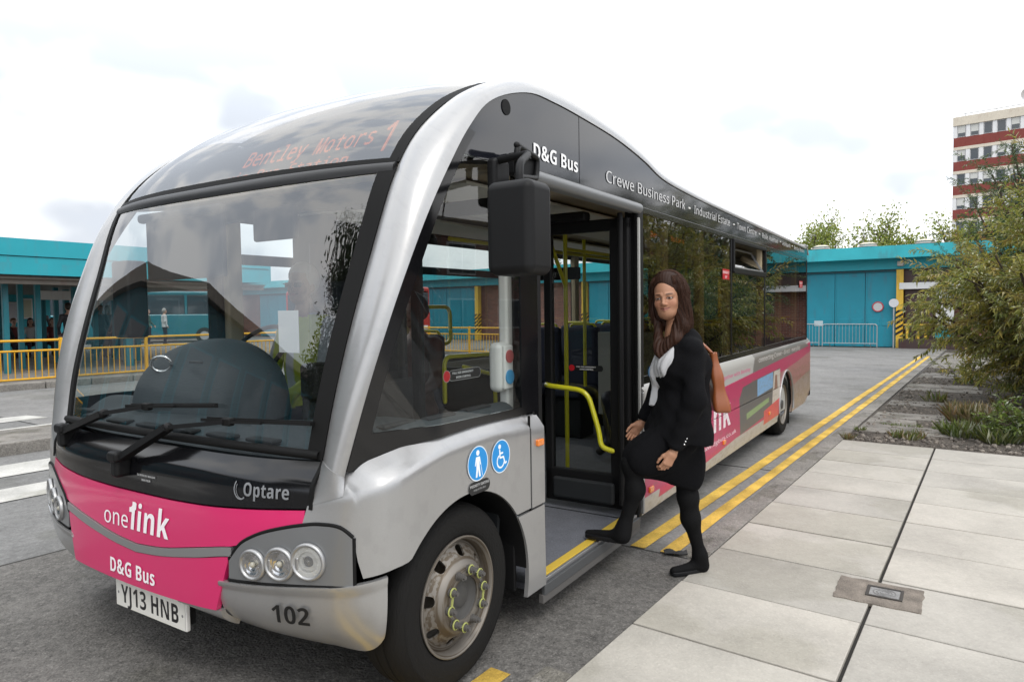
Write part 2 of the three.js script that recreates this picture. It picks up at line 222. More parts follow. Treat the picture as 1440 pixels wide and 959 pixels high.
{ // long depot across the far end: bays of sheet doors between yellow columns, under a two-step fascia
  const g = thing('depot_building', 'long low depot with turquoise fascia and sheet doors beyond the far end of the road', 'depot', [-24, 0, -31]);
  const pt = (n, geo, m, p = g) => part(n, geo, m, p);
  const X = (x) => x + 24;
  pt('wall', mb(76, 3.6, 12, X(-24), 1.8, -6.45), S.brick);
  pt('fascia', merge([metric(beamBox(76, X(-24)))]), S.tealFascia);
  function beamBox(w, x) { const s = [[-0.02, 3.52], [0.55, 3.58], [0.42, 3.9], [-0.8, 4.0], [-0.8, 3.52]]; return extr(s, w, 0).rotateY(Math.PI / 2).translate(x - w / 2, 0, 0).rotateY(0); }
  pt('fascia_lower', mb(76, 0.44, 0.3, X(-24), 3.34, 0.04), S.teal); pt('gutter', mb(76, 0.03, 0.1, X(-24), 3.555, 0.53), S.conc);
  pt('roof', mb(76.5, 0.2, 12.6, X(-24), 3.92, -7.2), S.soffit);
  const bay = (x0, x1, kind) => { // x0 left, x1 right
    const n = Math.round((x1 - x0) / 1.07), w = (x1 - x0) / n;
    for (let i = 0; i < n; i++) { const xc = X(x0 + (i + 0.5) * w), d = pt('door_leaf', mb(w - 0.03, 3.08, 0.05, xc, 1.57, -0.06), S.tealDoor); if (x1 > -8) { part('leaf_rib', mb(0.05, 3.06, 0.03, xc - w / 2 + 0.03, 1.57, -0.035), S.tealDoor, d); for (const k of [-1, 1]) part('pressed_panel', mrb(0.42, 0.28, 0.025, 0.01, xc + k * 0.25, 1.02, -0.03), S.tealDoor, d); } }
    pt('door_track', mb(x1 - x0, 0.1, 0.1, X((x0 + x1) / 2), 3.09, 0.02), S.tealDark);
  };
  bay(-9.9, -3.11); bay(-17.0, -10.3); bay(-31.0, -24.4); bay(-45, -38.4);
  for (const x of [-3.0, -10.1, -17.2, -24.2, -31.2, -38.2]) { const c = pt('column', mb(0.24, 3.1, 0.3, X(x), 1.55, 0.02), S.yellow); part('hazard_stripes', box(0.25, 1.05, 0.31, X(x), 0.98, 0.022), std({ map: hazard, roughness: 0.6 }), c); }
  const lampB = pt('wall_lamp', mrb(0.22, 0.2, 0.18, 0.03, X(-2.97), 3.32, 0.32), S.conc);
  // right-hand bay: brown recess, pale lintel, plinth, window
  pt('brown_door', mb(0.95, 2.0, 0.06, X(-2.36), 1.4, -0.05), S.brown); pt('brown_panel', mb(4.6, 0.62, 0.06, X(-0.6), 2.83, -0.04), S.brown);
  pt('lintel', mrb(4.8, 0.26, 0.2, 0.02, X(-0.62), 2.44, 0.1), S.white); pt('plinth', mb(4.8, 0.38, 0.5, X(-0.6), 0.19, 0.15), S.brown);
  pt('side_panel', mb(0.6, 1.4, 0.06, X(-1.5), 1.55, -0.03), S.white); pt('side_panel', mb(0.6, 0.45, 0.06, X(-1.5), 0.62, -0.031), S.teal);
  for (const z of [-0.02]) { const r = pt('door_rail', merge([rod([X(-2.85), 0.92, 0.25], [X(-1.85), 0.92, 0.25], 0.03), rod([X(-2.72), 0.38, 0.25], [X(-2.72), 0.92, 0.25], 0.05), rod([X(-2.35), 0.38, 0.25], [X(-2.35), 0.92, 0.25], 0.05), rod([X(-2.1), 0.38, 0.25], [X(-2.1), 0.92, 0.25], 0.05)]), S.yellow); }
  for (const x of [-6.1, -4.3, -2.25]) { const v = pt('roof_vent', metric(cyl(0.3, 0.36, 0.1, X(x), 4.2, -1.0, 20)), S.conc); part('vent_cap', metric(cyl(0.2, 0.36, 0.07, X(x), 4.285, -1.0, 20)), S.cream, v); part('vent_neck', cyl(0.22, 0.22, 0.3, X(x), 4.05, -1.0, 16), S.steel, v); }
  pt('pipe', rod([X(-3.2), 0, 0.12], [X(-3.2), 1.7, 0.12], 0.035), S.steel);
  pt('door_notice', box(0.34, 0.22, 0.012, X(-6.0), 0.97, -0.02), flat(0.45, 0.55, 0.58, 0.6));
}
{ const s = thing('round_sign', 'round white sign with a red rim on the turquoise depot door', 'sign', [-3.78, 1.64, -31.0]); part('sign_face', new THREE.CylinderGeometry(0.185, 0.185, 0.02, 32).rotateX(Math.PI / 2), flat(0.5, 0.5, 0.5, 0.5), s); part('sign_rim', new THREE.TorusGeometry(0.185, 0.025, 8, 36), flat(0.5, 0.06, 0.08, 0.5), s);
  const s2 = thing('round_sign', 'small round white sign on the pole at the yellow column', 'sign', [-3.2, 1.78, -30.82]); part('sign_face', new THREE.CylinderGeometry(0.17, 0.17, 0.02, 24).rotateX(Math.PI / 2), flat(0.62, 0.63, 0.66, 0.5), s2); part('bracket', box(0.05, 0.2, 0.06, 0, 0, -0.03), S.steel, s2); }
{ // crowd barriers in front of the depot doors
  const b = thing('crowd_barrier', 'galvanised crowd barrier before the depot doors, the right one of the pair', 'barrier', [-4.72, 0, -30.35]);
  part('frame', pipe([[-1.0, 0.05, 0], [-1.0, 0.95, 0], [1.0, 0.95, 0], [1.0, 0.05, 0], [-0.98, 0.12, 0]].slice(0, 4), 0.02, 0.12, 6), S.steel, b); part('lower_rail', rod([-1, 0.18, 0], [1, 0.18, 0], 0.016, 6), S.steel, b);
  for (let i = 1; i < 16; i++) part('bar', rod([-1 + i * 0.125, 0.18, 0], [-1 + i * 0.125, 0.94, 0], 0.008, 5), S.steel, b);
  for (const x of [-0.75, 0.75]) part('foot', rod([x, 0.02, -0.28], [x, 0.18, 0.02], 0.016, 6), S.steel, b);
  const c = copy(b, 'galvanised crowd barrier before the depot doors, half hidden by the bus tail'); c.position.set(-6.86, 0, -30.4);
}
{ // tower block far behind the trees
  const g = thing('tower_block', 'tall pale tower block with brick red bands rising behind the bushes', 'building', [-3.99, 0, -96.2], -rad(6)), pt = (n, geo, m, p = g) => part(n, geo, m, p);
  const Wd = 17; pt('wall', metric(box(Wd, 23.6, 14, Wd / 2, 11.8, -7.2)), S.cream);
  pt('parapet', metric(box(Wd + 0.2, 1.0, 0.4, Wd / 2, 23.4, 0.05)), S.cream); pt('roof_rail', merge([rod([0.8, 24.4, -0.8], [Wd, 24.4, -0.8], 0.05, 6), ...[1, 4, 7, 10, 13, 16].map((x) => rod([x, 23.9, -0.8], [x, 24.4, -0.8], 0.04, 5))]), S.steel);
  const r = rng(61);
  for (let f = 0; f < 8; f++) {
    const y = 22.9 - f * 2.78; // top of the window row
    const sp = pt('spandrel', metric(box(Wd + 0.06, 1.08, 0.2, Wd / 2, y - 1.93, 0.06)), S.redPanel); part('sill_band', metric(box(Wd + 0.08, 0.34, 0.24, Wd / 2, y - 2.64, 0.05)), S.cream, sp);
    for (let i = 0; i < 13; i++) { const w = pt('window', box(0.82, 1.3, 0.06, 0.75 + i * 1.27, y - 0.68, 0.02), S.white); part('pane', box(0.72, 1.2, 0.02, 0.75 + i * 1.27, y - 0.68, 0.055), S.glass, w); if (r() > 0.45) part('blind', box(0.7, 0.5 + r() * 0.6, 0.012, 0.75 + i * 1.27, y - 0.4, 0.072), S.blind, w); part('pier', metric(box(0.4, 1.4, 0.16, 0.12 + i * 1.27, y - 0.69, 0.06)), S.white, w); }
  }
}
solo('roof_dish', [new THREE.SphereGeometry(0.9, 20, 8, 0, Math.PI * 2, 0, 1.1).rotateX(-1.2).translate(3.0, 25.2, -95.6), rod([3.0, 23.6, -96.3], [3.0, 24.6, -96.2], 0.06)], S.white, 'small white satellite dish on the tower block roof', 'dish');
{ // bus station shelter on the left
  const g = thing('bus_station_shelter', 'open bus station shelter with a deep turquoise canopy on posts coloured darker for shade', 'shelter', [-19.5, 0, -2]), pt = (n, geo, m, p = g) => part(n, geo, m, p);
  const L0 = -3, L1 = -11.8, len = L0 - L1, zc = (L0 + L1) / 2;
  pt('fascia', mb(0.12, 0.42, len, 0, 3.24, zc), S.teal); pt('fascia', mb(0.12, 0.44, len, -0.03, 2.79, zc), S.teal); pt('shadow_gap', mb(0.06, 0.04, len, -0.04, 3.022, zc), S.tealDark);
  pt('end_fascia', mb(15.5, 0.86, 0.12, -7.8, 3.02, L1 - 0.06), S.teal);
  pt('roof_deck', mb(15.5, 0.12, len, -7.85, 3.3, zc), S.soffit); pt('soffit', mb(15.4, 0.05, len - 0.1, -7.85, 2.50, zc), S.soffit); pt('edge_beam', mb(0.25, 0.12, len, -0.4, 2.415, zc), S.soffit);
  for (const [x, z, w] of [[-20.4, -6.73, 0.13], [-22.0, -7.61, 0.13], [-21.2, -7.74, 0.13], [-24.0, -9.26, 0.13], [-25.5, -10.15, 0.16], [-23.0, -9.4, 0.16], [-24.0, -10.4, 0.13], [-24.0, -11.0, 0.13], [-20.4, -9.7, 0.2], [-22.6, -11.05, 0.15], [-27.5, -8.9, 0.13], [-28.0, -10.4, 0.13], [-20.4, -12.6, 0.15], [-30.0, -13.2, 0.14]]) pt('post', mrb(w, 2.4, w, 0.02, x + 19.5, 1.25, z + 2), S.tealPostShade);  // post teal is darkened to stand for shade under the canopy
  pt('back_wall', mb(0.12, 2.4, 5.2, -13.5, 1.3, -7.9), S.teal); for (const [z, c, w, y] of [[-9.62, 0, 0.42, 1.9], [-9.05, 1, 0.5, 1.75]]) { const p = pt('notice_board', mrb(0.05, 0.85, w, 0.02, -13.42, y, z), S.white); part('poster', box(0.012, 0.72, w - 0.1, -13.385, y, z), flat(...[[0.5, 0.52, 0.4], [0.55, 0.55, 0.58]][c], 0.7), p); }
  for (let i = 0; i < 3; i++) { const b = pt('bench', mrb(0.42, 0.05, 2.2, 0.02, -9.2, 0.56, -6.4 - i * 2.4), S.tealDark); part('bench_leg', merge([box(0.06, 0.45, 0.06, -9.2, 0.32, -7.3 - i * 2.4)]), S.tealDark, b); part('bench_leg', merge([box(0.06, 0.45, 0.06, -9.2, 0.32, -5.5 - i * 2.4)]), S.tealDark, b); }
  pt('timetable_case', mrb(0.3, 2.0, 0.5, 0.04, -3.6, 1.1, -9.05), S.conc); pt('hanging_sign', mrb(0.1, 0.28, 0.9, 0.02, -4.2, 2.2, -8.6), S.white); pt('hanging_sign', mrb(0.1, 0.28, 1.2, 0.02, -4.2, 2.2, -7.2), S.white);
}
{ // yellow pedestrian railing along the platform
  const proto = thing('pedestrian_railing', 'yellow guard railing panel', 'railing', [-17.65, 0, -6.88], 0, 'yellow guard railing panels along the platform edge');
  part('post', mrb(0.07, 1.0, 0.07, 0.012, 0, 0.55, 0), S.rail, proto);
  for (const [y, r] of [[1.0, 0.028], [0.77, 0.024], [0.14, 0.024]]) part('rail', rod([0, y, 0.03], [0, y, 1.92], r, 8), S.rail, proto);
  for (let i = 1; i < 15; i++) part('bar', rod([0, 0.14, i * 0.131], [0, 0.77, i * 0.131], 0.011, 6), S.rail, proto);
  shad(proto); proto.userData.label = 'yellow guard railing panel at the platform edge left of the bus';
  for (let i = -4; i < 4; i++) if (i) { const c = copy(proto, i < 0 ? `yellow guard railing panel seen through the windscreen, ${['fourth', 'third', 'second', 'first'][i + 4]} right of the bus pillar` : `yellow guard railing panel at the platform edge, ${['', 'first', 'second', 'third'][i]} outside the left edge`); c.position.z = -6.88 + i * 1.95; }
    for (let i = 0; i < 5; i++) { const c = copy(proto, `far yellow railing before the red bus, ${['leftmost', 'second', 'middle', 'fourth', 'rightmost'][i]} of five panels`, 'far yellow railings'); c.position.set(-21.5 + i * 1.95, 0, -19.5); c.rotation.y = Math.PI / 2; }
}
{ // flats and a house row to the right of the frame, mirrored in the bus windows
  const g = thing('brick_flats', 'brick flats with white windows, seen only mirrored in the bus glass', 'building', [13, 0, -24], rad(14)), pt = (n, geo, m, p = g) => part(n, geo, m, p);
  pt('wall', mb(9, 5.2, 34, 4.5, 2.6, 0), S.brick); pt('roof', mb(9.6, 0.3, 34.6, 4.5, 5.35, 0), S.soffit);
  for (let f = 0; f < 2; f++) for (let i = 0; i < 11; i++) { const y = 1.5 + f * 2.35, z = -15.2 + i * 3, w = pt('window', box(0.1, 1.35, 1.6, -0.03, y, z), S.white); part('pane', box(0.03, 1.2, 0.7, -0.085, y, z - 0.38), S.glass, w); part('pane', box(0.03, 1.2, 0.7, -0.085, y, z + 0.38), S.glass, w); }
}
// red bus waiting beyond the station, seen through the windows of the near bus
function farBus(name, label, col, pos, turn) {
  const g = thing(name, label, 'bus', pos, turn), body = phys({ color: rgb(...col), roughness: 0.35, clearcoat: 0.5 });
  part('body', metric(merge([rbox(9.5, 1.35, 2.4, 0.12, 0, 1.0, 0), rbox(9.4, 0.25, 2.36, 0.1, 0, 2.78, 0), ...[-4.6, -2.3, 0, 2.3, 4.6].flatMap((x) => [box(0.12, 1.2, 0.08, x, 2.15, 1.14), box(0.12, 1.2, 0.08, x, 2.15, -1.14)])])), body, g);
  for (const s of [-1, 1]) for (const x of [-3.45, -1.15, 1.15, 3.45]) part('window', rbox(2.16, 1.06, 0.04, 0.02, x, 2.16, s * 1.15), S.glass, g);
  part('windscreen', rbox(0.05, 1.2, 2.1, 0.03, 4.72, 2.0, 0), S.glass, g); part('destination_blind', rbox(0.06, 0.25, 1.5, 0.02, 4.72, 2.74, 0), B0.dark, g);
  for (const x of [-2.8, 3.2]) for (const s of [-1, 1]) { const w = part('wheel', new THREE.CylinderGeometry(0.45, 0.45, 0.28, 24).rotateX(Math.PI / 2).translate(x, 0.45, s * 1.07), B0.tyre, g); part('rim', new THREE.CylinderGeometry(0.24, 0.24, 0.02, 16).rotateX(Math.PI / 2).translate(x, 0.45, s * 1.215), S.steel, w); }
  for (const s of [-1, 1]) part('headlamp', rbox(0.06, 0.2, 0.35, 0.03, 4.74, 0.85, s * 0.8), S.white, g);
  return g;
}
const B0 = { dark: flat(0.02, 0.02, 0.02, 0.5), tyre: flat(0.025, 0.025, 0.025, 0.9) };
farBus('red_bus', 'red single decker bus beyond the yellow railing, seen through the near bus', [0.42, 0.03, 0.025], [-28.5, 0, -25.5], rad(-4));
farBus('teal_bus', 'dark turquoise bus standing behind the shelter posts, seen through the windscreen', [0.02, 0.16, 0.2], [-38.5, 0, -19], rad(60));
{ const g = thing('hall_roof_building', 'brown brick hall with a low gable roof far behind the station', 'building', [-52, 0, -22], rad(20)); part('wall', mb(14, 4.2, 20, 0, 2.1, 0), S.brick, g); part('roof', metric(extr([[-7.6, 4.1], [7.6, 4.1], [0, 5.6]], 21).translate(0, 0, -10.5)), S.soffit, g); }

{ // dark station hall ahead of the bus, seen only as the reflection in its windscreen
  const g = thing('station_hall', 'dark glazed station hall ahead of the bus, seen only mirrored in its windscreen', 'building', [-13.2, 0, 7.6], rad(36)), pt = (n, geo, m, p = g) => part(n, geo, m, p);
  pt('wall', metric(extr([[-12.6, 0], [9.6, 0], [9.6, 5.6], [-1.7, 6.55], [-5.7, 5.65], [-8, 4.75], [-12.6, 2.9]], 9).rotateY(-Math.PI / 2)), S.tealDark); pt('roof', metric(extr([[-13, 2.8], [-8, 4.8], [-5.7, 5.7], [-1.7, 6.6], [10, 5.6], [10, 6.1], [4.2, 6.6], [-1.7, 7.0], [-5.7, 6.2], [-8, 5.2], [-13, 3.1]], 9.6).rotateY(-Math.PI / 2).translate(0.4, 0, 0)), S.soffit);
  for (let i = 0; i < 8; i++) { const w = pt('window', box(0.08, 4.2, 1.7, 0.03, 2.6, -6.6 + i * 2.05), S.tealMid); part('pane', box(0.03, 4.0, 1.5, 0.075, 2.6, -6.6 + i * 2.05), S.glass, w); }
}
// ---------------------------------------------------------------- the bus (x to the rear, y up, +z to the pavement)
const silverMap = noiseMap(512, (u, v, i, j) => { const a = fbm(u * 6, v * 6, 6, 101, 4), b = hash(i, j, 5), d = sstep(fbm(u * 14, v * 14, 14, 131, 4), 0.55, 0.75); const k = (0.50 + (a - 0.5) * 0.03 + (b - 0.5) * 0.035) * (1 - d * 0.05); return [k, k * 0.995, k * 0.985]; });
const B = {
  silver: phys({ color: rgb(0.78, 0.78, 0.785), map: silverMap, metalness: 0.6, roughness: 0.34, clearcoat: 0.6, clearcoatRoughness: 0.1 }),
  silverDirty: null,
  black: phys({ color: rgb(0.006, 0.006, 0.007), roughness: 0.12, ior: 1.5 }),
  blackPanel: phys({ color: rgb(0.012, 0.013, 0.018), roughness: 0.07, ior: 1.62 }),
  rubber: phys({ color: rgb(0.008, 0.008, 0.008), roughness: 0.65, specularIntensity: 0.35 }), plastic: phys({ color: rgb(0.010, 0.010, 0.0105), roughness: 0.5, specularIntensity: 0.4 }), plasticGrey: flat(0.07, 0.073, 0.076, 0.5),
  pink: phys({ color: rgb(0.60, 0.018, 0.125), roughness: 0.3, clearcoat: 0.6, clearcoatRoughness: 0.08 }),
  chrome: std({ color: rgb(0.72, 0.72, 0.73), metalness: 1, roughness: 0.12 }),
  satin: std({ color: rgb(0.42, 0.42, 0.42), metalness: 0.8, roughness: 0.42 }),
  bezel: phys({ color: rgb(0.19, 0.195, 0.20), metalness: 0.4, roughness: 0.35, clearcoat: 0.5, clearcoatRoughness: 0.15 }),
  glass: phys({ color: rgb(0.84, 0.87, 0.86), transmission: 1, thickness: 0, roughness: 0, ior: 1.58 }),
  screen: phys({ color: rgb(0.86, 0.90, 0.90), transmission: 1, thickness: 0, roughness: 0, ior: 2.15 }),
  tint: phys({ color: rgb(0.28, 0.265, 0.205), transmission: 1, thickness: 0, roughness: 0, ior: 1.75 }),
  lens: phys({ color: rgb(0.97, 0.97, 0.97), transmission: 1, thickness: 0, roughness: 0.02, ior: 1.5 }),
  dash: flat(0.040, 0.050, 0.056, 0.7, { bumpMap: grit, bumpScale: 0.0008 }), dashDark: flat(0.014, 0.016, 0.018, 0.7),
  trim: flat(0.38, 0.38, 0.36, 0.6), tan: flat(0.42, 0.34, 0.22, 0.7), ceiling: flat(0.62, 0.60, 0.55, 0.7), ceilingTan: flat(0.34, 0.28, 0.2, 0.7),
  rail: phys({ color: rgb(0.62, 0.58, 0.02), roughness: 0.3, clearcoat: 0.5 }),
  floor: grainy([0.13, 0.135, 0.155], { s: 2, chip: 0.5, patchy: 0.12, seed: 33, bump: 0.001, size: 512, rough: 0.75 }),
  white: flat(0.74, 0.73, 0.70, 0.45), amber: phys({ color: rgb(0.75, 0.2, 0.02), roughness: 0.15, clearcoat: 1 }),
  seat: flat(0.03, 0.035, 0.06, 0.9), seatRed: flat(0.16, 0.03, 0.04, 0.9),
};
const bus = thing('single_decker_bus', 'silver pink and black single decker bus with its front door open at the kerb', 'bus');
const busTurn = new THREE.Group();
{ const d = V(-0.050188796622522965, 0.010005574697141481, -0.9986896280469538), lat = V(-0.998739621971554, 0, 0.05019130904965112), up = V(0.0005021928918435975, 0.9999499429846376, 0.009992963890631229);
  bus.quaternion.setFromRotationMatrix(new THREE.Matrix4().makeBasis(d, up, lat.clone().negate())); bus.position.set(-2.840485516888505, -0.07204013781941866, -0.9173463822401412); }
const CEN = [4, 1.3, 0];
// plan of the nose and its lean
const planF = table([0, 0.3, 0.5, 0.7, 0.85, 0.95, 1.05, 1.12, 1.17, 1.2], [0.46, 0.462, 0.468, 0.492, 0.53, 0.562, 0.60, 0.645, 0.70, 0.80]);
const leanF = table([0.2, 0.25, 0.3, 0.4, 0.6, 0.8, 0.9, 0.95, 0.98, 1.01, 1.05, 1.1], [0.10, 0.06, 0.03, 0, 0, 0.01, 0.022, 0.026, 0.036, 0.06, 0.085, 0.09]);
const nose = (z, y) => [planF(Math.abs(z)) + leanF(y), y, z];
// hoop: inner edge (towards the windscreen) and outer edge (towards the side glass), from the bonnet over the roof
const IN = [[0.637, 1.048, 0.92], [0.682, 1.27, 0.94], [0.747, 1.5, 0.955], [0.842, 1.78, 0.975], [0.955, 2.09, 1.0], [1.07, 2.26, 1.0], [1.21, 2.39, 1.0], [1.37, 2.5, 1.01], [1.6, 2.605, 1.05], [1.9, 2.66, 1.08], [2.25, 2.65, 1.11], [2.75, 2.61, 1.13], [3.17, 2.55, 1.145], [3.5, 2.485, 1.15], [4.2, 2.448, 1.15], [5.3, 2.426, 1.15], [6.8, 2.403, 1.15], [9.2, 2.375, 1.15]];
const OUT = [[0.632, 1.0, 1.03], [0.692, 1.29, 1.09], [0.752, 1.5, 1.128], [0.83, 1.7, 1.153], [0.945, 1.93, 1.17], [1.075, 2.13, 1.175], [1.215, 2.31, 1.175], [1.37, 2.45, 1.175], [1.69, 2.565, 1.175], [1.95, 2.58, 1.175], [2.25, 2.575, 1.175], [2.7, 2.553, 1.175], [3.13, 2.5, 1.175], [3.45, 2.44, 1.175], [4.2, 2.405, 1.175], [5.3, 2.385, 1.175], [6.8, 2.362, 1.175], [9.2, 2.335, 1.175]];
const cIn = new THREE.CatmullRomCurve3(IN.map((p) => V(...p)), false, 'centripetal'), cOut = new THREE.CatmullRomCurve3(OUT.map((p) => V(...p)), false, 'centripetal');
const hoopIn = (t) => cIn.getPoint(t), hoopOut = (t) => cOut.getPoint(t);   // both have 18 points: t = k / 17
const outAt = (() => { const xs = [], ys = []; for (let i = 0; i <= 300; i++) { const p = hoopOut(i / 300); if (!xs.length || p.x > xs[xs.length - 1] + 1e-4) { xs.push(p.x); ys.push(p.y); } } return (x) => { let i = 0; while (i < xs.length - 2 && xs[i + 1] < x) i++; return lerp(ys[i], ys[i + 1], clamp((x - xs[i]) / (xs[i + 1] - xs[i]), 0, 1)); }; })();
const tIn = (y) => { let a = 0, b = 10 / 17; for (let i = 0; i < 40; i++) { const m = (a + b) / 2; if (hoopIn(m).y < y) a = m; else b = m; } return a; };
const bulge = table([0, 0.25, 0.45, 0.65, 1], [0.095, 0.12, 0.10, 0.06, 0.05]);
function front(t, r) { // r from -1 to 1 across the glass between the hoops
  const p = hoopIn(t), e = 1e-3, a = hoopIn(Math.max(0, t - e)), b = hoopIn(Math.min(1, t + e)), tx = b.x - a.x, ty = b.y - a.y, l = Math.hypot(tx, ty), k = bulge(t) * (1 - Math.pow(Math.abs(r), 2.4));
  return [p.x - ty / l * k, p.y + tx / l * k, p.z * r];
}
function hoop(t, q, s) { // q across the silver hoop, s the side
  const a = hoopIn(t), b = hoopOut(t), e = 1e-3, c = hoopOut(Math.max(0, t - e)), d = hoopOut(Math.min(1, t + e)), tx = d.x - c.x, ty = d.y - c.y, l = Math.hypot(tx, ty);
  const k = 0.034 * lerp(1, 0.35, sstep(t, 0.5, 0.75)) * Math.pow(Math.sin(Math.PI * clamp(q, 0, 1)), 0.7), w = 0.55;
  return [lerp(a.x, b.x, q) - ty / l * k, lerp(a.y, b.y, q) + tx / l * k, s * (lerp(a.z, b.z, q) + k * w)];
}
const sideZ = (x, y) => 1.165 - 0.135 * clamp((1.0 - x) / 0.37, 0, 1) * clamp((1.9 - y) / 0.9, 0, 1);
const P = (name, geo, mat, parent = bus) => part(name, geo, mat, parent);
const nearUV = (k) => (u, v, p) => [p[0] * k, p[1] * k];

// ----- windscreen, destination glass, roof
const dip = (r) => 0.064 * (1 - Math.pow(Math.min(1, Math.abs(r)), 2.4)), T1 = (r) => tIn(2.116 - dip(r)), T2 = (r) => tIn(2.152 - dip(r)), T3 = 8.6 / 17;
P('windscreen', patch((u, v) => front(v * T1(u * 2 - 1), (u * 2 - 1) * 0.985), 30, 26, 0, CEN), B.screen);
for (const s of [-1, 1]) P('windscreen_gasket', patch((u, v) => front(v * T1(1) * 1.015, s * lerp(0.93, 1.0, u)), 3, 30, 0.014, CEN, 0.006), B.rubber);
P('windscreen_lower_gasket', patch((u, v) => front(v * 0.008, (u * 2 - 1)), 24, 1, 0.014, CEN, 0.005), B.rubber);
P('header_bar', patch((u, v) => { const p = front(lerp(T1(u * 2 - 1) - 0.001, T2(u * 2 - 1), v), (u * 2 - 1) * 0.99), k = 0.009 * Math.sin(Math.PI * v); return [p[0] - k, p[1] + k * 0.5, p[2]]; }, 30, 6, 0.02, CEN, 0.004), flat(0.022, 0.022, 0.023, 0.45));
P('header_seal', patch((u, v) => front(T2(u * 2 - 1) + 0.006 * v, (u * 2 - 1) * 0.99), 30, 1, 0.012, CEN, 0.006), B.rubber);
P('destination_glass', patch((u, v) => front(lerp(T2(u * 2 - 1) + 0.006, T3, v), (u * 2 - 1) * 0.985), 28, 16, 0, CEN), phys({ color: rgb(0.62, 0.63, 0.65), transmission: 1, thickness: 0, roughness: 0, ior: 2.3 }));
for (const s of [-1, 1]) P('destination_gasket', patch((u, v) => front(lerp(T2(1), T3, v), s * lerp(0.955, 1.0, u)), 2, 16, 0.012, CEN, 0.005), B.rubber);
P('roof_seam', patch((u, v) => front(lerp(T3, T3 + 0.006, v), (u * 2 - 1) * 0.98), 24, 1, 0.01, CEN, 0.003), B.rubber);
const roofMat = phys({ color: rgb(0.93, 0.94, 0.95), map: silverMap, metalness: 0.3, roughness: 0.4 });
P('roof_panel', patch((u, v) => front(lerp(T3 + 0.006, 1, v), (u * 2 - 1)), 20, 50, 0.03, CEN), roofMat);
// led matrix behind the destination glass
const ledMap = (w, h, lines, ox) => canvasMap(w, h, (x) => { x.fillStyle = '#000'; x.fillRect(0, 0, w, h); for (const [txt, size, px, py, sx] of lines) { x.save(); x.translate(px, py); x.scale(sx || 1, 1); x.font = `bold ${size}px monospace`; x.fillStyle = '#ff7a30'; x.fillText(txt, 0, 0); x.restore(); } x.fillStyle = '#000'; for (let i = 0; i < w; i += 6) x.fillRect(i, 0, 2, h); for (let j = 0; j < h; j += 6) x.fillRect(0, j, w, 2); });
const ledFront = std({ color: rgb(0.01, 0.01, 0.012), roughness: 0.7, emissive: rgb(1, 1, 1), emissiveIntensity: 1.5, emissiveMap: ledMap(1024, 256, [['Bentley Motors', 112, 346, 124, 0.53], ['via Bus Station', 70, 310, 205, 0.76], ['1', 190, 862, 170, 0.5]]) });
const led = P('destination_display', patch((u, v) => { const y = lerp(2.185, 2.465, v); return [1.19 + (y - 2.25) * 0.72, y, lerp(-0.95, 0.95, u)]; }, 2, 2, 0.03, CEN, 0, (u, v) => [u, v]), ledFront);
P('display_housing', patch((u, v) => { const p = front(lerp(T2(0) - 0.004, T3, v), (u * 2 - 1) * 0.95); return [p[0] + 0.36, p[1] - 0.06, p[2]]; }, 14, 8, 0.02, CEN), B.dashDark);

// ----- silver hoops that run on as roof edges
for (const s of [-1, 1]) P('roof_hoop', patch((u, v) => hoop(v, u, s), 10, 120, 0.03, CEN, 0, (u, v, p) => [v * 10.3, u * 0.25]), B.silver);

// ----- nose: black panel, pink panels, grey strip
const yTop = table([0, 0.223, 0.445, 0.631, 0.788, 0.904, 1.0], [0.848, 0.849, 0.856, 0.867, 0.877, 0.884, 0.89]);
const strT = table([0, 0.18, 0.4, 0.55, 0.62], [0.637, 0.652, 0.69, 0.716, 0.724]), strB = table([0, 0.18, 0.4, 0.55, 0.62], [0.606, 0.621, 0.655, 0.684, 0.692]);
const lampTop = table([0.56, 0.60, 0.64, 0.69, 0.75, 0.83, 0.90, 0.96, 1.04, 1.09], [0.64, 0.69, 0.735, 0.765, 0.79, 0.812, 0.826, 0.833, 0.826, 0.785]);
const lowPinkEdge = (y) => lerp(0.518, 0.585, clamp((y - 0.476) / 0.2, 0, 1));
const nosePatch = (name, zf, yl, yu, mat, nu = 30, nv = 8, th = 0.022, off = 0, uvf = null) => P(name, patch((u, v) => { const z = zf(u, v), a = Math.abs(z); return nose(z, lerp(yl(a), yu(a), v)); }, nu, nv, th, CEN, off, uvf), mat);
nosePatch('bonnet_panel', (u) => (u * 2 - 1) * 0.915, (a) => yTop(a) + 0.004, () => 1.043, B.black, 30, 10);
nosePatch('pink_upper_panel', (u) => (u * 2 - 1) * 0.9, (a) => (a < 0.61 ? strT(a) + 0.003 : lerp(lampTop(a) + 0.012, lampTop(a) + 0.012, 1)), (a) => yTop(a) - 0.003, B.pink, 46, 10);
nosePatch('chrome_strip', (u) => (u * 2 - 1) * 0.6, (a) => strB(a), (a) => strT(a), B.satin, 40, 4, 0.02, 0.006);
P('pink_lower_panel', patch((u, v) => { const y0 = 0.46 + 0.016 * Math.pow(Math.abs(u * 2 - 1), 2); const y = lerp(y0, strB(Math.abs(u * 2 - 1) * 0.58) - 0.003, v); return nose((u * 2 - 1) * lowPinkEdge(y), y); }, 32, 8, 0.022, CEN, 0.004), B.pink);
for (const k of [-1, 1]) P('front_lip', patch((u, v) => { const z = lerp(0.27, 0.535, u), y1 = 0.457 + 0.016 * Math.pow(z / 0.52, 2), y0 = lerp(0.425, 0.395, u), p = nose(k * z, lerp(y0, y1, v)); return [p[0] + 0.004 + 0.07 * Math.pow(1 - v, 2), p[1], p[2]]; }, 10, 6, 0.02, CEN, 0), B.silver);
P('plate_recess', box(0.02, 0.12, 0.5, 0.54, 0.39, 0), B.plastic);
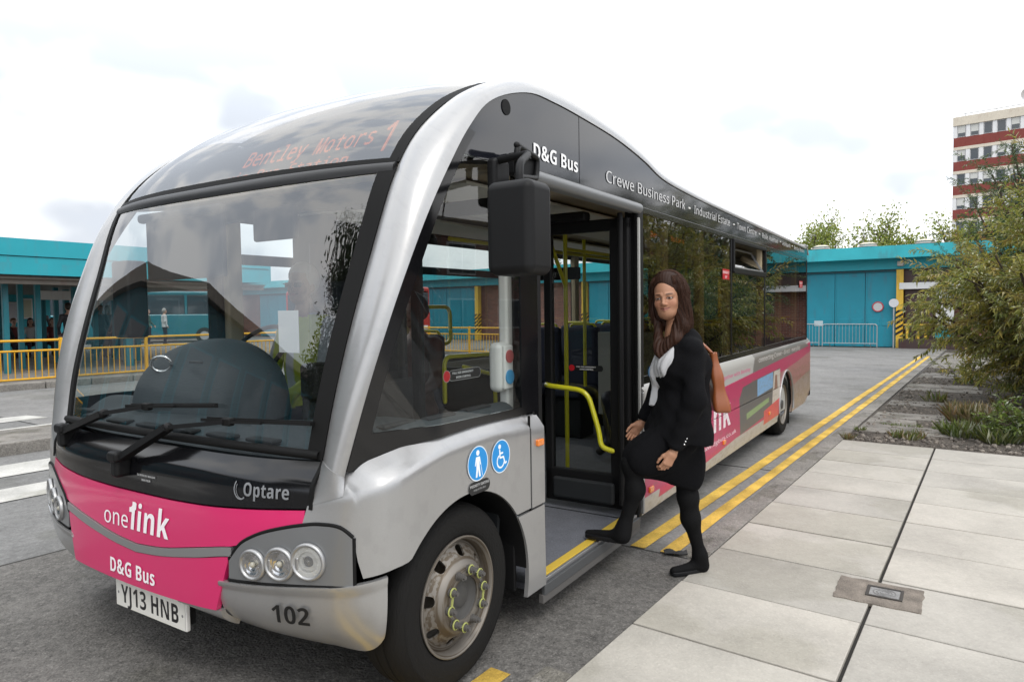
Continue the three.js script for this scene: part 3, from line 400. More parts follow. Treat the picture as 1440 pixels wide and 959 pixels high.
P('under_lip', patch((u, v) => { const z = (u * 2 - 1) * 0.9; return [planF(Math.abs(z)) + lerp(0.11, 0.4, v), lerp(0.43, 0.38, v), z]; }, 16, 4, 0.02, [2, 1.5, 0]), B.plastic);

// plan line round the front corner and along the side, by length a
const planCurve = (() => { const pts = []; for (let z = 0.5; z < 1.17; z += 0.02) pts.push([planF(z), z]); pts.push([0.70, 1.17], [0.745, 1.188], [0.80, 1.197], [0.86, 1.2], [1.0, 1.2]); for (let x = 1.1; x < 9.5; x += 0.1) pts.push([x, 1.2]); const L = [0]; for (let i = 1; i < pts.length; i++) L.push(L[i - 1] + Math.hypot(pts[i][0] - pts[i - 1][0], pts[i][1] - pts[i - 1][1])); return { len: L, at(a) { let i = 0; while (i < L.length - 2 && L[i + 1] < a) i++; const t = (a - L[i]) / (L[i + 1] - L[i]); return [lerp(pts[i][0], pts[i + 1][0], t), lerp(pts[i][1], pts[i + 1][1], t)]; }, ofX(x) { for (let i = 0; i < pts.length - 1; i++) if (pts[i][1] > 1.18 && pts[i + 1][0] >= x) return L[i] + (x - pts[i][0]); return 0; }, ofZ(z) { for (let i = 0; i < pts.length - 1; i++) if (pts[i + 1][1] >= z) return L[i] + (L[i + 1] - L[i]) * (z - pts[i][1]) / (pts[i + 1][1] - pts[i][1]); return 0; } }; })();
const ARX = 1.13, ARY = 0.39, ARR = 0.455;
const archY = (x) => (Math.abs(x - ARX) < ARR ? ARY + Math.sqrt(ARR * ARR - (x - ARX) * (x - ARX)) : -1);
const sillY = table([0.5, 0.585, 0.7, 0.86, 1.05, 1.3, 1.75], [0.93, 0.99, 1.045, 1.082, 1.1, 1.108, 1.092]);
function cornerPt(a, y, s) { // lower body skin round the corner; leans like the nose in front and straightens along the side; shoulder rounds in at the top
  const [x, z] = planCurve.at(a), f = 1 - sstep(z, 0.88, 1.18), top = sillY(x), sh = sstep(y, top - 0.085, top);
  const tuck = sstep(0.45 - y, 0, 0.2) * 0.05;
  const inn = (0.05 + 0.075 * clamp((1.0 - x) / 0.35, 0, 1)) * sh * sh;
  return [x + leanF(y) * f * 1.0 + inn * f * 0.3 + tuck * 0.2, y, s * (z - inn * (0.3 + 0.7 * clamp((z - 0.9) / 0.3, 0, 1)) - tuck * 0.7)];
}
const aBez = planCurve.ofZ(1.085), aPil = planCurve.ofZ(0.895), aArch = planCurve.ofX(ARX - ARR + 0.012), aSeam = planCurve.ofX(1.615);
const seamY = table([0.5, 0.6, 0.7, 0.8], [0.60, 0.632, 0.66, 0.676]);
for (const s of [-1, 1]) P('pillar_foot', patch((u, v) => { const a = hoop(0, u, s), b = cornerPt(planCurve.ofZ(lerp(0.92, 1.05, u)), lerp(0.90, 0.94, u), s), e = v; return [lerp(a[0], b[0], e), lerp(a[1], b[1], v), lerp(a[2], b[2], e)]; }, 10, 14, 0.02, CEN, 0.002, (u, v, p) => [p[2], p[1]]), B.silver);
for (const s of [-1, 1]) P('pillar_foot_seal', patch((u, v) => { const y = lerp(0.885, 1.05, u), p = y < 1.045 ? nose(0.925, y) : front(0, 1); return [p[0] - 0.005, y, s * lerp(0.915, 0.93, v)]; }, 8, 1, 0.01, CEN), B.rubber);
P('windscreen_roll', tube(Array.from({ length: 25 }, (_, i) => { const p = front(0.004, (i / 24 * 2 - 1) * 0.985); return [p[0] - 0.004, p[1], p[2]]; }), 0.017, 60, 8), B.rubber);
for (const s of [1, -1]) {
  // wing: from the pillar foot round the corner, over the wheel arch to the panel seam
  const aEnd = s > 0 ? aSeam : planCurve.ofX(1.615);
  P('front_wing', patch((u, v) => {
    const a = lerp(lerp(aPil, planCurve.ofZ(0.925), v), aEnd, Math.pow(u, 0.8)), [x, z] = planCurve.at(a), top = sillY(x); let lo;
    if (z < 1.083) lo = lampTop(z) + 0.012; else { const e = sstep(z, 1.083, 1.1); lo = lerp(lampTop(1.083) + 0.012, seamY(x) + 0.012, e); if (x > ARX - ARR) lo = Math.max(archY(x), 0.3, x < 0.79 ? seamY(x) + 0.012 : 0); }
    if (x > ARX + ARR - 0.005) lo = 0.66; if (x > ARX + 0.2) lo = Math.max(lo, 0.662);
    return cornerPt(a, lerp(Math.min(lo, top - 0.01), top, v), s);
  }, 90, 14, 0.018, CEN, 0, (u, v, p) => [u * 1.7, p[1]]), B.silver);
  // arch rear panel below the seam
  P('arch_rear_panel', patch((u, v) => { const y = lerp(0.262, 0.648, v), x0 = ARX + Math.sqrt(Math.max(0, ARR * ARR - (y - ARY) * (y - ARY))) , x = lerp(x0, s > 0 ? 1.742 : 1.742, u); return [x, y, s * (1.2 - 0.004 * v)]; }, 6, 10, 0.02, CEN, 0.004, nearUV(1)), B.silver);
  P('jamb_panel', patch((u, v) => { const x = lerp(1.623, 1.742, u), top = sillY(x) - 0.012, y = lerp(0.66, top, v), sh = sstep(y, top - 0.08, top); return [x, y, s * (1.2 - 0.05 * sh * sh)]; }, 4, 14, 0.02, CEN, 0.003, nearUV(1)), B.silver);
  // bumper corner
  P('bumper_corner', patch((u, v) => {
    const a = lerp(planCurve.ofZ(0.535), aArch, u), [x, z] = planCurve.at(a), zz = Math.min(z, 1.2);
    const top = z < 1.0 ? 0.592 + 0.03 * clamp((z - 0.54) / 0.45, 0, 1) : seamY(Math.min(x, 0.8)) - 0.004, lo = lerp(0.40, 0.36, clamp((z - 0.55) / 0.4, 0, 1)) + 0.22 * Math.pow(clamp((x - 0.62) / 0.14, 0, 1), 2);
    const y = lerp(lo, top, v), p = cornerPt(a, y, s), lip = 0.012 * sstep(v, 0.86, 0.95); const tk = 0.085 * Math.pow(1 - v, 2.6);
    return [p[0] - lip * clamp((0.75 - x) / 0.2, 0, 1) + tk * clamp((0.72 - x) / 0.15, 0, 1), p[1], p[2] + s * lip * 0.5 - s * tk * 0.4];
  }, 44, 16, 0.02, CEN, 0, (u, v, p) => [u * 0.9, p[1]]), B.silver);
  P('bumper_underside', patch((u, v) => { const a = lerp(planCurve.ofZ(0.535), aArch, u), [x, z] = planCurve.at(a), lo = lerp(0.40, 0.36, clamp((z - 0.55) / 0.4, 0, 1)) + 0.22 * Math.pow(clamp((x - 0.62) / 0.14, 0, 1), 2); return [x + 0.13 + v * 0.12, lo + 0.035 - v * 0.005, s * (z - 0.09 - v * 0.2)]; }, 20, 2, 0.01, [1, 3, 0]), B.plastic);
  // head lamps
  const lampBot = (z) => 0.603 + 0.022 * clamp((z - 0.56) / 0.45, 0, 1);
  const unit = P('headlamp_unit', patch((u, v) => { const z = lerp(0.588, 1.078, u), y = lerp(lampBot(z) + 0.004, lampTop(z), v); const p = cornerPt(planCurve.ofZ(z), y, s); return p; }, 30, 10, 0.03, CEN, 0.004), B.bezel);
  const lampRim = (yf, r) => { const c = []; for (let i = 0; i <= 24; i++) c.push(yf(i / 24)); return tube(c, r, 40, 6); };
  part('headlamp_seal', merge([lampRim((u) => cornerPt(planCurve.ofZ(lerp(0.585, 1.08, u)), lampTop(lerp(0.585, 1.08, u)) + 0.006, s), 0.007), lampRim((u) => cornerPt(planCurve.ofZ(lerp(0.585, 1.08, u)), lampBot(lerp(0.585, 1.08, u)) - 0.002, s), 0.007), lampRim((u) => cornerPt(planCurve.ofZ(1.082), lerp(lampBot(1.08), lampTop(1.08) + 0.004, u), s), 0.007)]), B.rubber, unit);
  [[0.705, 0.676, 0.044], [0.815, 0.69, 0.048], [0.925, 0.708, 0.054]].forEach(([z, y, r], k) => {
    const p = cornerPt(planCurve.ofZ(z), y, s), p2 = cornerPt(planCurve.ofZ(z + 0.02), y, s), n = V(p2[2] - p[2], 0, -(p2[0] - p[0])).multiplyScalar(s).normalize(); n.set(-Math.abs(n.x), 0, s * Math.abs(n.z));
    const q = new THREE.Quaternion().setFromUnitVectors(V(0, 0, 1), n), place = (g, o) => g.applyQuaternion(q).translate(p[0] + n.x * o, p[1], p[2] + n.z * o);
    const l = part('headlamp', place(new THREE.LatheGeometry([[r + 0.013, -0.002], [r + 0.014, 0.006], [r + 0.009, 0.013], [r + 0.002, 0.012], [r - 0.002, 0.002]].map((c) => new THREE.Vector2(...c)), 32).rotateX(Math.PI / 2), 0.006), B.satin, unit);
    part('reflector', place(new THREE.LatheGeometry([[0.004, -0.002], [r * 0.35, -0.001], [r * 0.4, 0.006], [r * 0.62, 0.003], [r * 0.68, 0.008], [r, 0.009]].map((c) => new THREE.Vector2(...c)), 32).rotateX(Math.PI / 2), 0.004), k === 2 ? flat(0.5, 0.5, 0.48, 0.35, { bumpMap: grit, bumpScale: 0.002 }) : B.chrome, l);
    part('bulb', place(new THREE.SphereGeometry(0.011, 16, 10), 0.008), k === 2 ? B.lens : flat(0.42, 0.40, 0.33, 0.2), l);
    part('lens', place(new THREE.SphereGeometry(r * 2.1, 28, 6, 0, Math.PI * 2, 0, Math.asin(1 / 2.1)).rotateX(Math.PI / 2).translate(0, 0, -r * 2.1 + r * 0.24 + 0.011), 0.004), B.lens, l);
  });
  for (const [z, y] of [[0.76, 0.683], [0.87, 0.699]]) { const p = cornerPt(planCurve.ofZ(z), y, s); part('headlamp_shroud', rbox(0.012, 0.045, 0.05, 0.006, p[0] - 0.004, p[1], p[2]), B.satin, unit); }
  // wheel arch lining, mud flap
  P('wheel_arch_lining', merge([patch((u, v) => { const a = lerp(0.34, 1.0, u) * Math.PI; return [ARX - Math.cos(a) * (ARR + 0.004 + 0.02 * v), ARY + Math.sin(a) * (ARR + 0.004 + 0.02 * v), s * lerp(1.19, 0.72, v)]; }, 30, 3, 0.006), box(0.9, 0.62, 0.01, ARX, 0.72, s * 0.72)]), B.plastic);
  P('mud_flap', rbox(0.02, 0.36, 0.26, 0.006, 1.585, 0.45, s * 1.0), B.plastic);
}
P('panel_seam', box(0.004, 0.44, 0.012, 1.619, 0.868, 1.193), B.rubber);
P('door_corner_lamp', rbox(0.055, 0.032, 0.022, 0.007, 1.69, 0.955, 1.208), B.amber);

// ----- nearside quarter glass, black panels
const QX0 = 0.64, QX1 = 1.60, qTop = (x) => Math.min(outAt(x) - 0.004, 2.2), qBot = (x) => sillY(x) + 0.004;
const quarter = (x, y, o = 0) => [x, y, sideZ(x, y) + o];
for (const s of [1, -1]) {
  const q = (u, v, o = 0) => { const x = lerp(QX0, QX1, u), p = quarter(x, lerp(qBot(x), qTop(x), v), o); p[2] *= s; return p; };
  P('quarter_window', patch((u, v) => q(u, v), 30, 30, 0, CEN), B.glass);
  const strip = (f, n = 30) => patch((u, v) => { const p = f(u, v); return [p[0], p[1], s * (sideZ(p[0], p[1]) + 0.004)]; }, n, 4, 0.012, CEN);
  P('quarter_window_border', merge([
    strip((u, v) => { const x = lerp(0.66, 1.6, u); return [x, lerp(qBot(x) - 0.01, Math.max(qBot(x) + 0.02, lerp(1.145, 1.128, u)), v)]; }),
    strip((u, v) => { const t = lerp(0.004, 6.0 / 17, u), p = hoopOut(t); return [p.x + lerp(0.0, 0.055, v), p.y - 0.01 * v]; }),
    strip((u, v) => [lerp(1.6, 1.745, v), lerp(1.095, 2.235, u)], 10),
  ]), B.black);
}
P('upper_side_panel', patch((u, v) => { const x = lerp(1.10, 2.205, u); return quarter(x, lerp(Math.min(2.2 + 0.012 * clamp((x - 1.3) * 4, 0, 1), outAt(x) - 0.01), outAt(x) - 0.003, v), 0.003); }, 50, 10, 0.02, CEN), B.blackPanel);
P('upper_side_panel', patch((u, v) => { const x = lerp(2.212, 9.3, u); return quarter(x, lerp(2.212, outAt(x) - 0.003, v), 0.003); }, 90, 6, 0.02, CEN), B.blackPanel);
P('upper_side_panel', patch((u, v) => { const x = lerp(1.10, 9.3, u), p = quarter(x, lerp(2.2, outAt(x) - 0.003, v), 0.003); p[2] *= -1; return p; }, 90, 6, 0.02, CEN), B.blackPanel);
P('vent_port', new THREE.CylinderGeometry(0.034, 0.034, 0.012, 20).rotateX(Math.PI / 2).translate(1.50, 2.455, 1.166), B.rubber);

// ----- door opening
P('door_header', merge([rod([1.70, 2.185, 1.185], [2.985, 2.185, 1.185], 0.032, 12), rbox(1.29, 0.05, 0.05, 0.01, 2.34, 2.185, 1.15)]), flat(0.16, 0.165, 0.17, 0.4));
P('header_cover', rbox(1.30, 0.03, 0.04, 0.01, 2.34, 2.21, 1.165), B.plastic);
P('door_post', rbox(0.10, 1.98, 0.09, 0.012, 3.035, 1.23, 1.135), B.plastic);
P('door_post_front', merge([rbox(0.10, 1.2, 0.07, 0.01, 1.70, 1.66, 1.12), rbox(0.06, 1.9, 0.05, 0.01, 1.745, 1.22, 1.135)]), B.black);
P('door_seal', merge([rbox(0.025, 1.9, 0.03, 0.01, 2.975, 1.24, 1.175)]), B.rubber);
P('body_side_edge', merge([rbox(0.02, 0.78, 0.03, 0.008, 3.02, 0.65, 1.188)]), B.satin);
function doorLeaf(x, z0, handle) { // a glazed leaf folded inwards across the bus
  const z1 = 1.15, y0 = 0.30, y1 = 2.13, g = P('door_leaf', merge([rbox(0.05, y1 - y0, 0.13, 0.012, x, (y0 + y1) / 2, z1 - 0.065), rbox(0.05, y1 - y0, 0.06, 0.012, x, (y0 + y1) / 2, z0 + 0.03), rbox(0.05, 0.075, z1 - z0, 0.012, x, y1 - 0.037, (z0 + z1) / 2), rbox(0.05, 0.22, z1 - z0, 0.012, x, y0 + 0.11, (z0 + z1) / 2)]), B.plastic);
  part('door_glass', patch((u, v) => [x - 0.01, lerp(y0 + 0.2, y1 - 0.06, v), lerp(z0 + 0.05, z1 - 0.12, u)], 1, 1), B.glass, g);
  part('kick_panel', rbox(0.04, 0.14, 0.44, 0.02, x - 0.03, 0.395, 0.83), B.dashDark, g);
  if (handle) {
    part('handrail', pipe([[x - 0.03, 1.07, z0 + 0.02], [x - 0.075, 1.07, z0 + 0.06], [x - 0.075, 1.05, 0.885], [x - 0.075, 0.80, 0.965], [x - 0.085, 0.70, 0.985], [x - 0.05, 0.675, 1.045]], 0.0165, 0.08, 10), B.rail, g);
    part('door_notice', patch((u, v) => [x - 0.013, lerp(1.165, 1.21, 1 - v), lerp(0.72, 0.97, u)], 1, 1, 0, null, 0, (u, v) => [u, 1 - v]), std({ map: canvasMap(256, 48, (c) => { c.fillStyle = '#111'; c.beginPath(); c.roundRect(40, 4, 214, 40, 18); c.fill(); c.fillStyle = '#b01722'; c.beginPath(); c.arc(26, 24, 22, 0, 7); c.fill(); c.fillStyle = '#ddd'; c.font = 'bold 13px sans-serif'; c.fillText('FULL SIZE EMERGENCY', 62, 20); c.fillText('DOOR CONTROL', 85, 37); }), transparent: true, roughness: 0.4 }), g);
  }
  return g;
}
doorLeaf(2.93, 0.545, true);
doorLeaf(1.80, 0.36, false);
P('door_arm', merge([rbox(0.09, 0.06, 0.30, 0.02, 2.86, 2.15, 0.75), rod([2.85, 0.35, 1.12], [2.85, 2.15, 1.12], 0.018, 8)]), B.plastic);
P('door_edge_brush', merge([rod([2.985, 0.42, 1.19], [2.985, 2.12, 1.19], 0.006, 6), rbox(0.016, 1.55, 0.014, 0.004, 2.948, 1.35, 1.2)]), B.trim);
P('door_rail', rod([2.965, 0.35, 1.1], [2.965, 2.1, 1.1], 0.014, 8), B.rail);

// ----- rear side: glass, skirt, rear end
const WX0 = 3.075, WX1 = 9.3;
for (const s of [1, -1]) {
  const x0 = s > 0 ? WX0 : 1.745;
  const cuts = s > 0 ? [x0, 5.27, 6.635, WX1] : [x0, 3.3, 5.27, 6.635, WX1];
  for (let i = 0; i < cuts.length - 1; i++) P('side_window', patch((u, v) => [lerp(cuts[i] + 0.006, cuts[i + 1] - 0.006, u), lerp(1.085, (s > 0 && i === 1) ? 1.89 : 2.205, v), s * 1.165], 8, 6, 0, CEN), s > 0 ? B.tint : B.glass);
  const w = P('window_border', merge([rbox(WX1 - x0, 0.055, 0.012, 0.004, (WX1 + x0) / 2, 1.105, s * 1.165), rbox(WX1 - x0, 0.04, 0.012, 0.004, (WX1 + x0) / 2, 2.19, s * 1.165), ...cuts.map((c, i) => rbox(i ? 0.035 : 0.05, 1.1, 0.012, 0.004, c, 1.645, s * 1.1655))]), B.black);
}
{ // hopper window, open
  const f = P('hopper_frame', merge([rbox(1.30, 0.035, 0.03, 0.006, 5.955, 2.165, 1.172), rbox(1.30, 0.05, 0.03, 0.006, 5.955, 1.895, 1.172), rbox(0.04, 0.3, 0.03, 0.006, 5.30, 2.03, 1.172), rbox(0.04, 0.3, 0.03, 0.006, 6.61, 2.03, 1.172)]), B.plastic);
  part('hopper_pane', patch((u, v) => [lerp(5.33, 6.58, u), lerp(1.925, 2.13, v), lerp(1.155, 1.03, v)], 1, 1, 0, CEN), B.tint, f);
  part('hopper_pane_frame', merge([beam([5.33, 1.925, 1.155], [5.33, 2.13, 1.03], 0.02, 0.02), beam([6.58, 1.925, 1.155], [6.58, 2.13, 1.03], 0.02, 0.02), rbox(1.25, 0.02, 0.02, 0.004, 5.955, 2.13, 1.03), rbox(1.25, 0.02, 0.02, 0.004, 5.955, 1.925, 1.155)]), B.satin, f);
}
const RX = 7.68, RY = 0.345, RR = 0.43, REND = 9.56;
const skirtDraw = (c, w, h, far) => { // metres to pixels: x 3.0 to 9.6, y 0.15 to 1.1
  const X = (m) => (m - 3.0) / 6.6 * w, Y = (m) => (1.1 - m) / 0.95 * h; const fill = (col, pts) => { c.fillStyle = col; c.beginPath(); pts.forEach(([a, b], i) => (i ? c.lineTo(X(a), Y(b)) : c.moveTo(X(a), Y(b)))); c.fill(); };
  c.fillStyle = '#b3b1ad'; c.fillRect(0, 0, w, h);
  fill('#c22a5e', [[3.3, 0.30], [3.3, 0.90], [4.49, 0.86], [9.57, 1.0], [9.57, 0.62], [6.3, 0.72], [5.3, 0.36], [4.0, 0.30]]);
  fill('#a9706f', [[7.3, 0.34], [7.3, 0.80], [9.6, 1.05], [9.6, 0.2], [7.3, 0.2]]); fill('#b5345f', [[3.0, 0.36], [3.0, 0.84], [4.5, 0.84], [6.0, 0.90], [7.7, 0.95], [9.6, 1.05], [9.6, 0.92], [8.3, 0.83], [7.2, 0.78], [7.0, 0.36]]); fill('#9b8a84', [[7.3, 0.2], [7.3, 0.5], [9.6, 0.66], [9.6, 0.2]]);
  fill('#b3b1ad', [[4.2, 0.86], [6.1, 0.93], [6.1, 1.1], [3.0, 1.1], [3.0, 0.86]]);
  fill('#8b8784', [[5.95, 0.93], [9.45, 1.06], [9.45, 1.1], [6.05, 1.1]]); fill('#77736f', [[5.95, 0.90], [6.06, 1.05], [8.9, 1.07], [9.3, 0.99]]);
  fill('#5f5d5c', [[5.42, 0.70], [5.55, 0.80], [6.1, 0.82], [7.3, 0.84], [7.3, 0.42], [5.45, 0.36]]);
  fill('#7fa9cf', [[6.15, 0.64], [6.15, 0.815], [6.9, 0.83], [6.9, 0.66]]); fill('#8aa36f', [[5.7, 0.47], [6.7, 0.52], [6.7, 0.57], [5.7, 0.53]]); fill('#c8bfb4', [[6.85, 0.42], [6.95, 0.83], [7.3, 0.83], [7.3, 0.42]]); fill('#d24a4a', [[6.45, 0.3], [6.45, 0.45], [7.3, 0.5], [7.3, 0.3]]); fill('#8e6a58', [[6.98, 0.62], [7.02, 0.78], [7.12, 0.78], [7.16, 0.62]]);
  c.fillStyle = '#f0e4e8'; const T = (txt, m, y, hgt, wid, font) => { c.save(); c.translate(X(m), Y(y)); c.font = `${font} ${100}px sans-serif`; const mw = c.measureText(txt).width; c.scale((X(m + wid) - X(m)) / mw, (hgt / 0.95 * h) / 73); c.fillText(txt, 0, 0); c.restore(); };
  T('one', 3.62, 0.52, 0.16, 0.62, ''); T('link', 4.26, 0.52, 0.26, 0.85, 'bold'); T('www.dgbus.co.uk', 4.2, 0.415, 0.035, 1.1, ''); c.fillStyle = '#cf5f86'; T('working together with Bentley', 4.35, 0.93, 0.035, 1.5, 'bold'); c.fillStyle = '#d8d4d0'; T('connecting Crewe - direct - everyday', 6.2, 0.985, 0.05, 2.4, '');
  const r = rng(77); for (let i = 0; i < 2600; i++) { const m = 3 + r() * 6.6, y = 0.15 + Math.pow(r(), 2.2) * 0.7; c.fillStyle = `rgba(120,104,82,${0.05 + r() * 0.12})`; c.beginPath(); c.ellipse(X(m), Y(y), 2 + r() * 14, 1 + r() * 5, 0, 0, 7); c.fill(); }
  for (let i = 0; i < 900; i++) { const m = 7.9 + r() * 1.7, y = 0.15 + r() * 0.6; c.fillStyle = `rgba(126,106,82,${0.06 + r() * 0.14})`; c.beginPath(); c.ellipse(X(m), Y(y), 3 + r() * 14, 2 + r() * 8, 0, 0, 7); c.fill(); }
};
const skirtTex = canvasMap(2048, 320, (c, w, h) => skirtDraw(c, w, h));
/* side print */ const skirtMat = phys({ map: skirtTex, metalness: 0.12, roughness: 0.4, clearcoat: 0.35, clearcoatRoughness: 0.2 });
const skUV = (u, v, p) => [(p[0] - 3.0) / 6.6, (p[1] - 0.15) / 0.95];
const rearIn = (x) => 0.09 * Math.pow(clamp((x - 9.42) / 0.14, 0, 1), 2);
for (const s of [1, -1]) {
  const x0 = s > 0 ? 3.03 : 1.745, mat = s > 0 ? skirtMat : B.silver;
  const seam = (x) => 0.636 - 0.004 * (x - 4.5);
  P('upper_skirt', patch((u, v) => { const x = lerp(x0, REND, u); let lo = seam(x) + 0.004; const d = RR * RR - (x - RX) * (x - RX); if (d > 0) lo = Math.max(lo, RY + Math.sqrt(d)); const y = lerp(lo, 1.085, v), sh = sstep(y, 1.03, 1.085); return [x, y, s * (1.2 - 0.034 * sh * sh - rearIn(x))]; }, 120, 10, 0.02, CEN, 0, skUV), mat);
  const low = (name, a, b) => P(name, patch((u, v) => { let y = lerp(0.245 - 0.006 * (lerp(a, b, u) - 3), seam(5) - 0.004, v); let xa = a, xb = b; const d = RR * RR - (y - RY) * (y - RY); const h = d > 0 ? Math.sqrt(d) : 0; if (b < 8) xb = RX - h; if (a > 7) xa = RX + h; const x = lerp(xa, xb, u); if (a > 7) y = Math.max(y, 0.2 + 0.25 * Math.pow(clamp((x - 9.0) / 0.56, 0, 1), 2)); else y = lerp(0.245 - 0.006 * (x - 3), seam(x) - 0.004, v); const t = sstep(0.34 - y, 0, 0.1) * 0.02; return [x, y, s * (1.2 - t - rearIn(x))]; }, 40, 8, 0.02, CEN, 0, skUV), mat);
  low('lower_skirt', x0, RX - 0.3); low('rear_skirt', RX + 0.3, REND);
  P('arch_trim', tube(Array.from({ length: 25 }, (_, i) => { const a = lerp(-0.02, 1.06, i / 24) * Math.PI; return [RX - Math.cos(a) * (RR + 0.004), RY + Math.sin(a) * (RR + 0.004), s * 1.203]; }), 0.012, 40, 6), s > 0 ? B.silver : B.rubber);
  P('wheel_arch_lining', merge([patch((u, v) => { const a = lerp(-0.1, 1.1, u) * Math.PI; return [RX - Math.cos(a) * (RR + 0.02), RY + Math.sin(a) * (RR + 0.02), s * lerp(1.185, 0.6, v)]; }, 24, 2, 0.006), box(0.95, 0.95, 0.01, RX, 0.5, s * 0.6)]), B.plastic);
  P('mud_flap', rbox(0.02, 0.42, 0.32, 0.006, 8.09, 0.28, s * 1.0), B.plastic);
}
for (const x of [3.13, 4.88, 6.71]) P('side_marker_lamp', rbox(0.07, 0.038, 0.018, 0.006, x, 0.395, 1.206), B.amber);
P('rear_panel', merge([box(0.03, 0.9, 2.1, REND - 0.01, 0.64, 0), box(0.03, 0.28, 2.1, 9.42, 2.28, 0), box(0.03, 1.2, 0.35, 9.45, 1.65, 0.9), box(0.03, 1.2, 0.35, 9.45, 1.65, -0.9)]), B.silver);
for (const s of [-1, 1]) P('rear_corner', patch((u, v) => { const a = u * Math.PI / 2, y = lerp(1.08, 2.36, v), tx = 9.30 + 0.0 * v; return [tx + 0.16 * Math.sin(a), y, s * (1.165 - 0.16 * (1 - Math.cos(a)))]; }, 8, 6, 0.02, CEN), B.black);
P('rear_window', patch((u, v) => [9.44, lerp(1.1, 2.2, v), lerp(-0.75, 0.75, u)], 2, 2), B.tint);
P('roof_tail', patch((u, v) => [9.18 + 0.27 * v, 2.46 - 0.12 * v * v - 0.06 * Math.pow(u * 2 - 1, 4), (u * 2 - 1) * 1.17], 12, 6, 0.02, CEN), roofMat);
// ----- inside of the bus
P('floor', metric(merge([box(7.6, 0.03, 2.28, 5.5, 0.245, 0), box(1.3, 0.03, 2.28, 2.35, 0.2449, 0)])), B.floor);
P('step_edge', rbox(1.22, 0.012, 0.05, 0.003, 2.36, 0.262, 1.125), phys({ color: rgb(0.62, 0.42, 0.05), roughness: 0.55 }));
P('step_nosing', merge([rbox(1.22, 0.02, 0.018, 0.004, 2.36, 0.255, 1.162)]), B.satin);
P('step_front_edge', rbox(1.225, 0.05, 0.02, 0.004, 2.362, 0.225, 1.182), B.plasticGrey);
P('step_sill', rbox(1.235, 0.045, 0.03, 0.006, 2.362, 0.18, 1.172), flat(0.10, 0.095, 0.09, 0.8));
P('floor_joint', box(0.008, 0.004, 1.0, 2.86, 0.262, 0.6), B.dashDark);
P('ceiling', merge([patch((u, v) => { const x = lerp(1.6, 9.2, u), z = (v * 2 - 1) * 1.08; return [x, Math.min(2.30, outAt(x) - 0.05) + 0.02 * (1 - z * z) - 0.02, z]; }, 20, 8, 0.02, [4, 5, 0])]), B.ceilingTan);
P('ceiling_panel', rbox(6.5, 0.02, 0.75, 0.008, 5.2, 2.262, 0.25), B.ceiling);
P('ceiling_panel', rbox(6.5, 0.02, 0.55, 0.008, 5.2, 2.255, -0.75), B.ceiling);
const frontIn = (z, d) => planF(Math.min(Math.abs(z), 1.1)) + 0.06 + d;
const dash = P('dashboard', patch((u, v) => { const z0 = lerp(-1.09, 1.085, u), z = Math.sign(z0) * Math.min(Math.abs(z0), 1.0 + 0.09 * v), back = z > 0.35 ? 1.56 : lerp(1.2, 1.34, sstep(z, -0.2, 0.35)), x = lerp(frontIn(z, 0.08), back, v); const y = 1.035 + 0.075 * Math.sin(Math.PI * Math.pow(v, 0.6)) * 0.8 + 0.05 * sstep(Math.abs(z), 0.8, 1.08) * sstep(v, 0.05, 0.4); return [x, y, z]; }, 40, 16, 0.04, [1, 0, 0]), B.dash);
part('dashboard_front', merge([patch((u, v) => { const z = lerp(-1.09, 1.085, u), back = z > 0.35 ? 1.56 : lerp(1.2, 1.34, sstep(z, -0.2, 0.35)); return [back - 0.08 * (1 - v) * 1.2, lerp(0.28, 1.03, v), z]; }, 30, 4, 0.02), box(0.8, 0.14, 0.02, 1.14, 0.96, 1.05), box(0.5, 0.14, 0.02, 0.98, 0.96, -1.05)]), B.dashDark, dash);
for (const z of [-0.98, -0.72, -0.46, -0.2, 0.06, 0.32, 0.56]) part('vent_slot', rbox(0.055, 0.016, 0.16, 0.012, frontIn(z, 0.13), 1.083, z), B.dashDark, dash);
for (const x of [0.9, 1.12, 1.38]) { const g = rbox(0.18, 0.012, 0.045, 0.006, 0, 0, 0); part('vent_slot', g.translate(x, 1.147, sideZ(x, 1.15) - 0.1), B.dashDark, dash); }
part('window_ledge', patch((u, v) => { const x = lerp(0.78, 1.6, u), a = v * Math.PI, z = sideZ(x, 1.15) - 0.03; return [x, 1.09 + 0.058 * Math.sin(a), z - 0.075 + 0.07 * Math.cos(a)]; }, 16, 10, 0.01, [1.2, 0.5, 1.0]), B.dash, dash);
// round cowl in front of the driver
const cowl = P('instrument_cowl', patch((u, v) => { const a = lerp(0, Math.PI * 2, u), r = Math.sin(v * Math.PI / 2), h = Math.cos(v * Math.PI / 2); return [1.26 + 0.36 * r * Math.cos(a) * (Math.cos(a) < 0 ? 1.25 : 0.9), 1.02 + 0.42 * Math.pow(h, 0.75), -0.56 + 0.40 * r * Math.sin(a)]; }, 48, 20, 0), B.dash);
{ const ring = new THREE.TorusGeometry(0.05, 0.009, 8, 28, Math.PI * 1.85); ring.scale(1, 0.8, 1); ring.rotateY(-Math.PI / 2 + 0.55).rotateZ(0.35).translate(0.888, 1.33, -0.50); part('emblem', ring, B.chrome, cowl); }
for (const [x, y, z] of [[0.96, 1.36, -0.3], [0.87, 1.2, -0.62]]) part('cowl_sticker', rbox(0.01, 0.012, 0.1, 0.002, x - 0.015, y - 0.02, z), B.plasticGrey, cowl);
P('steering_wheel', new THREE.TorusGeometry(0.22, 0.014, 8, 40).rotateY(Math.PI / 2).rotateZ(-0.75).translate(1.52, 1.33, -0.62), B.plastic);
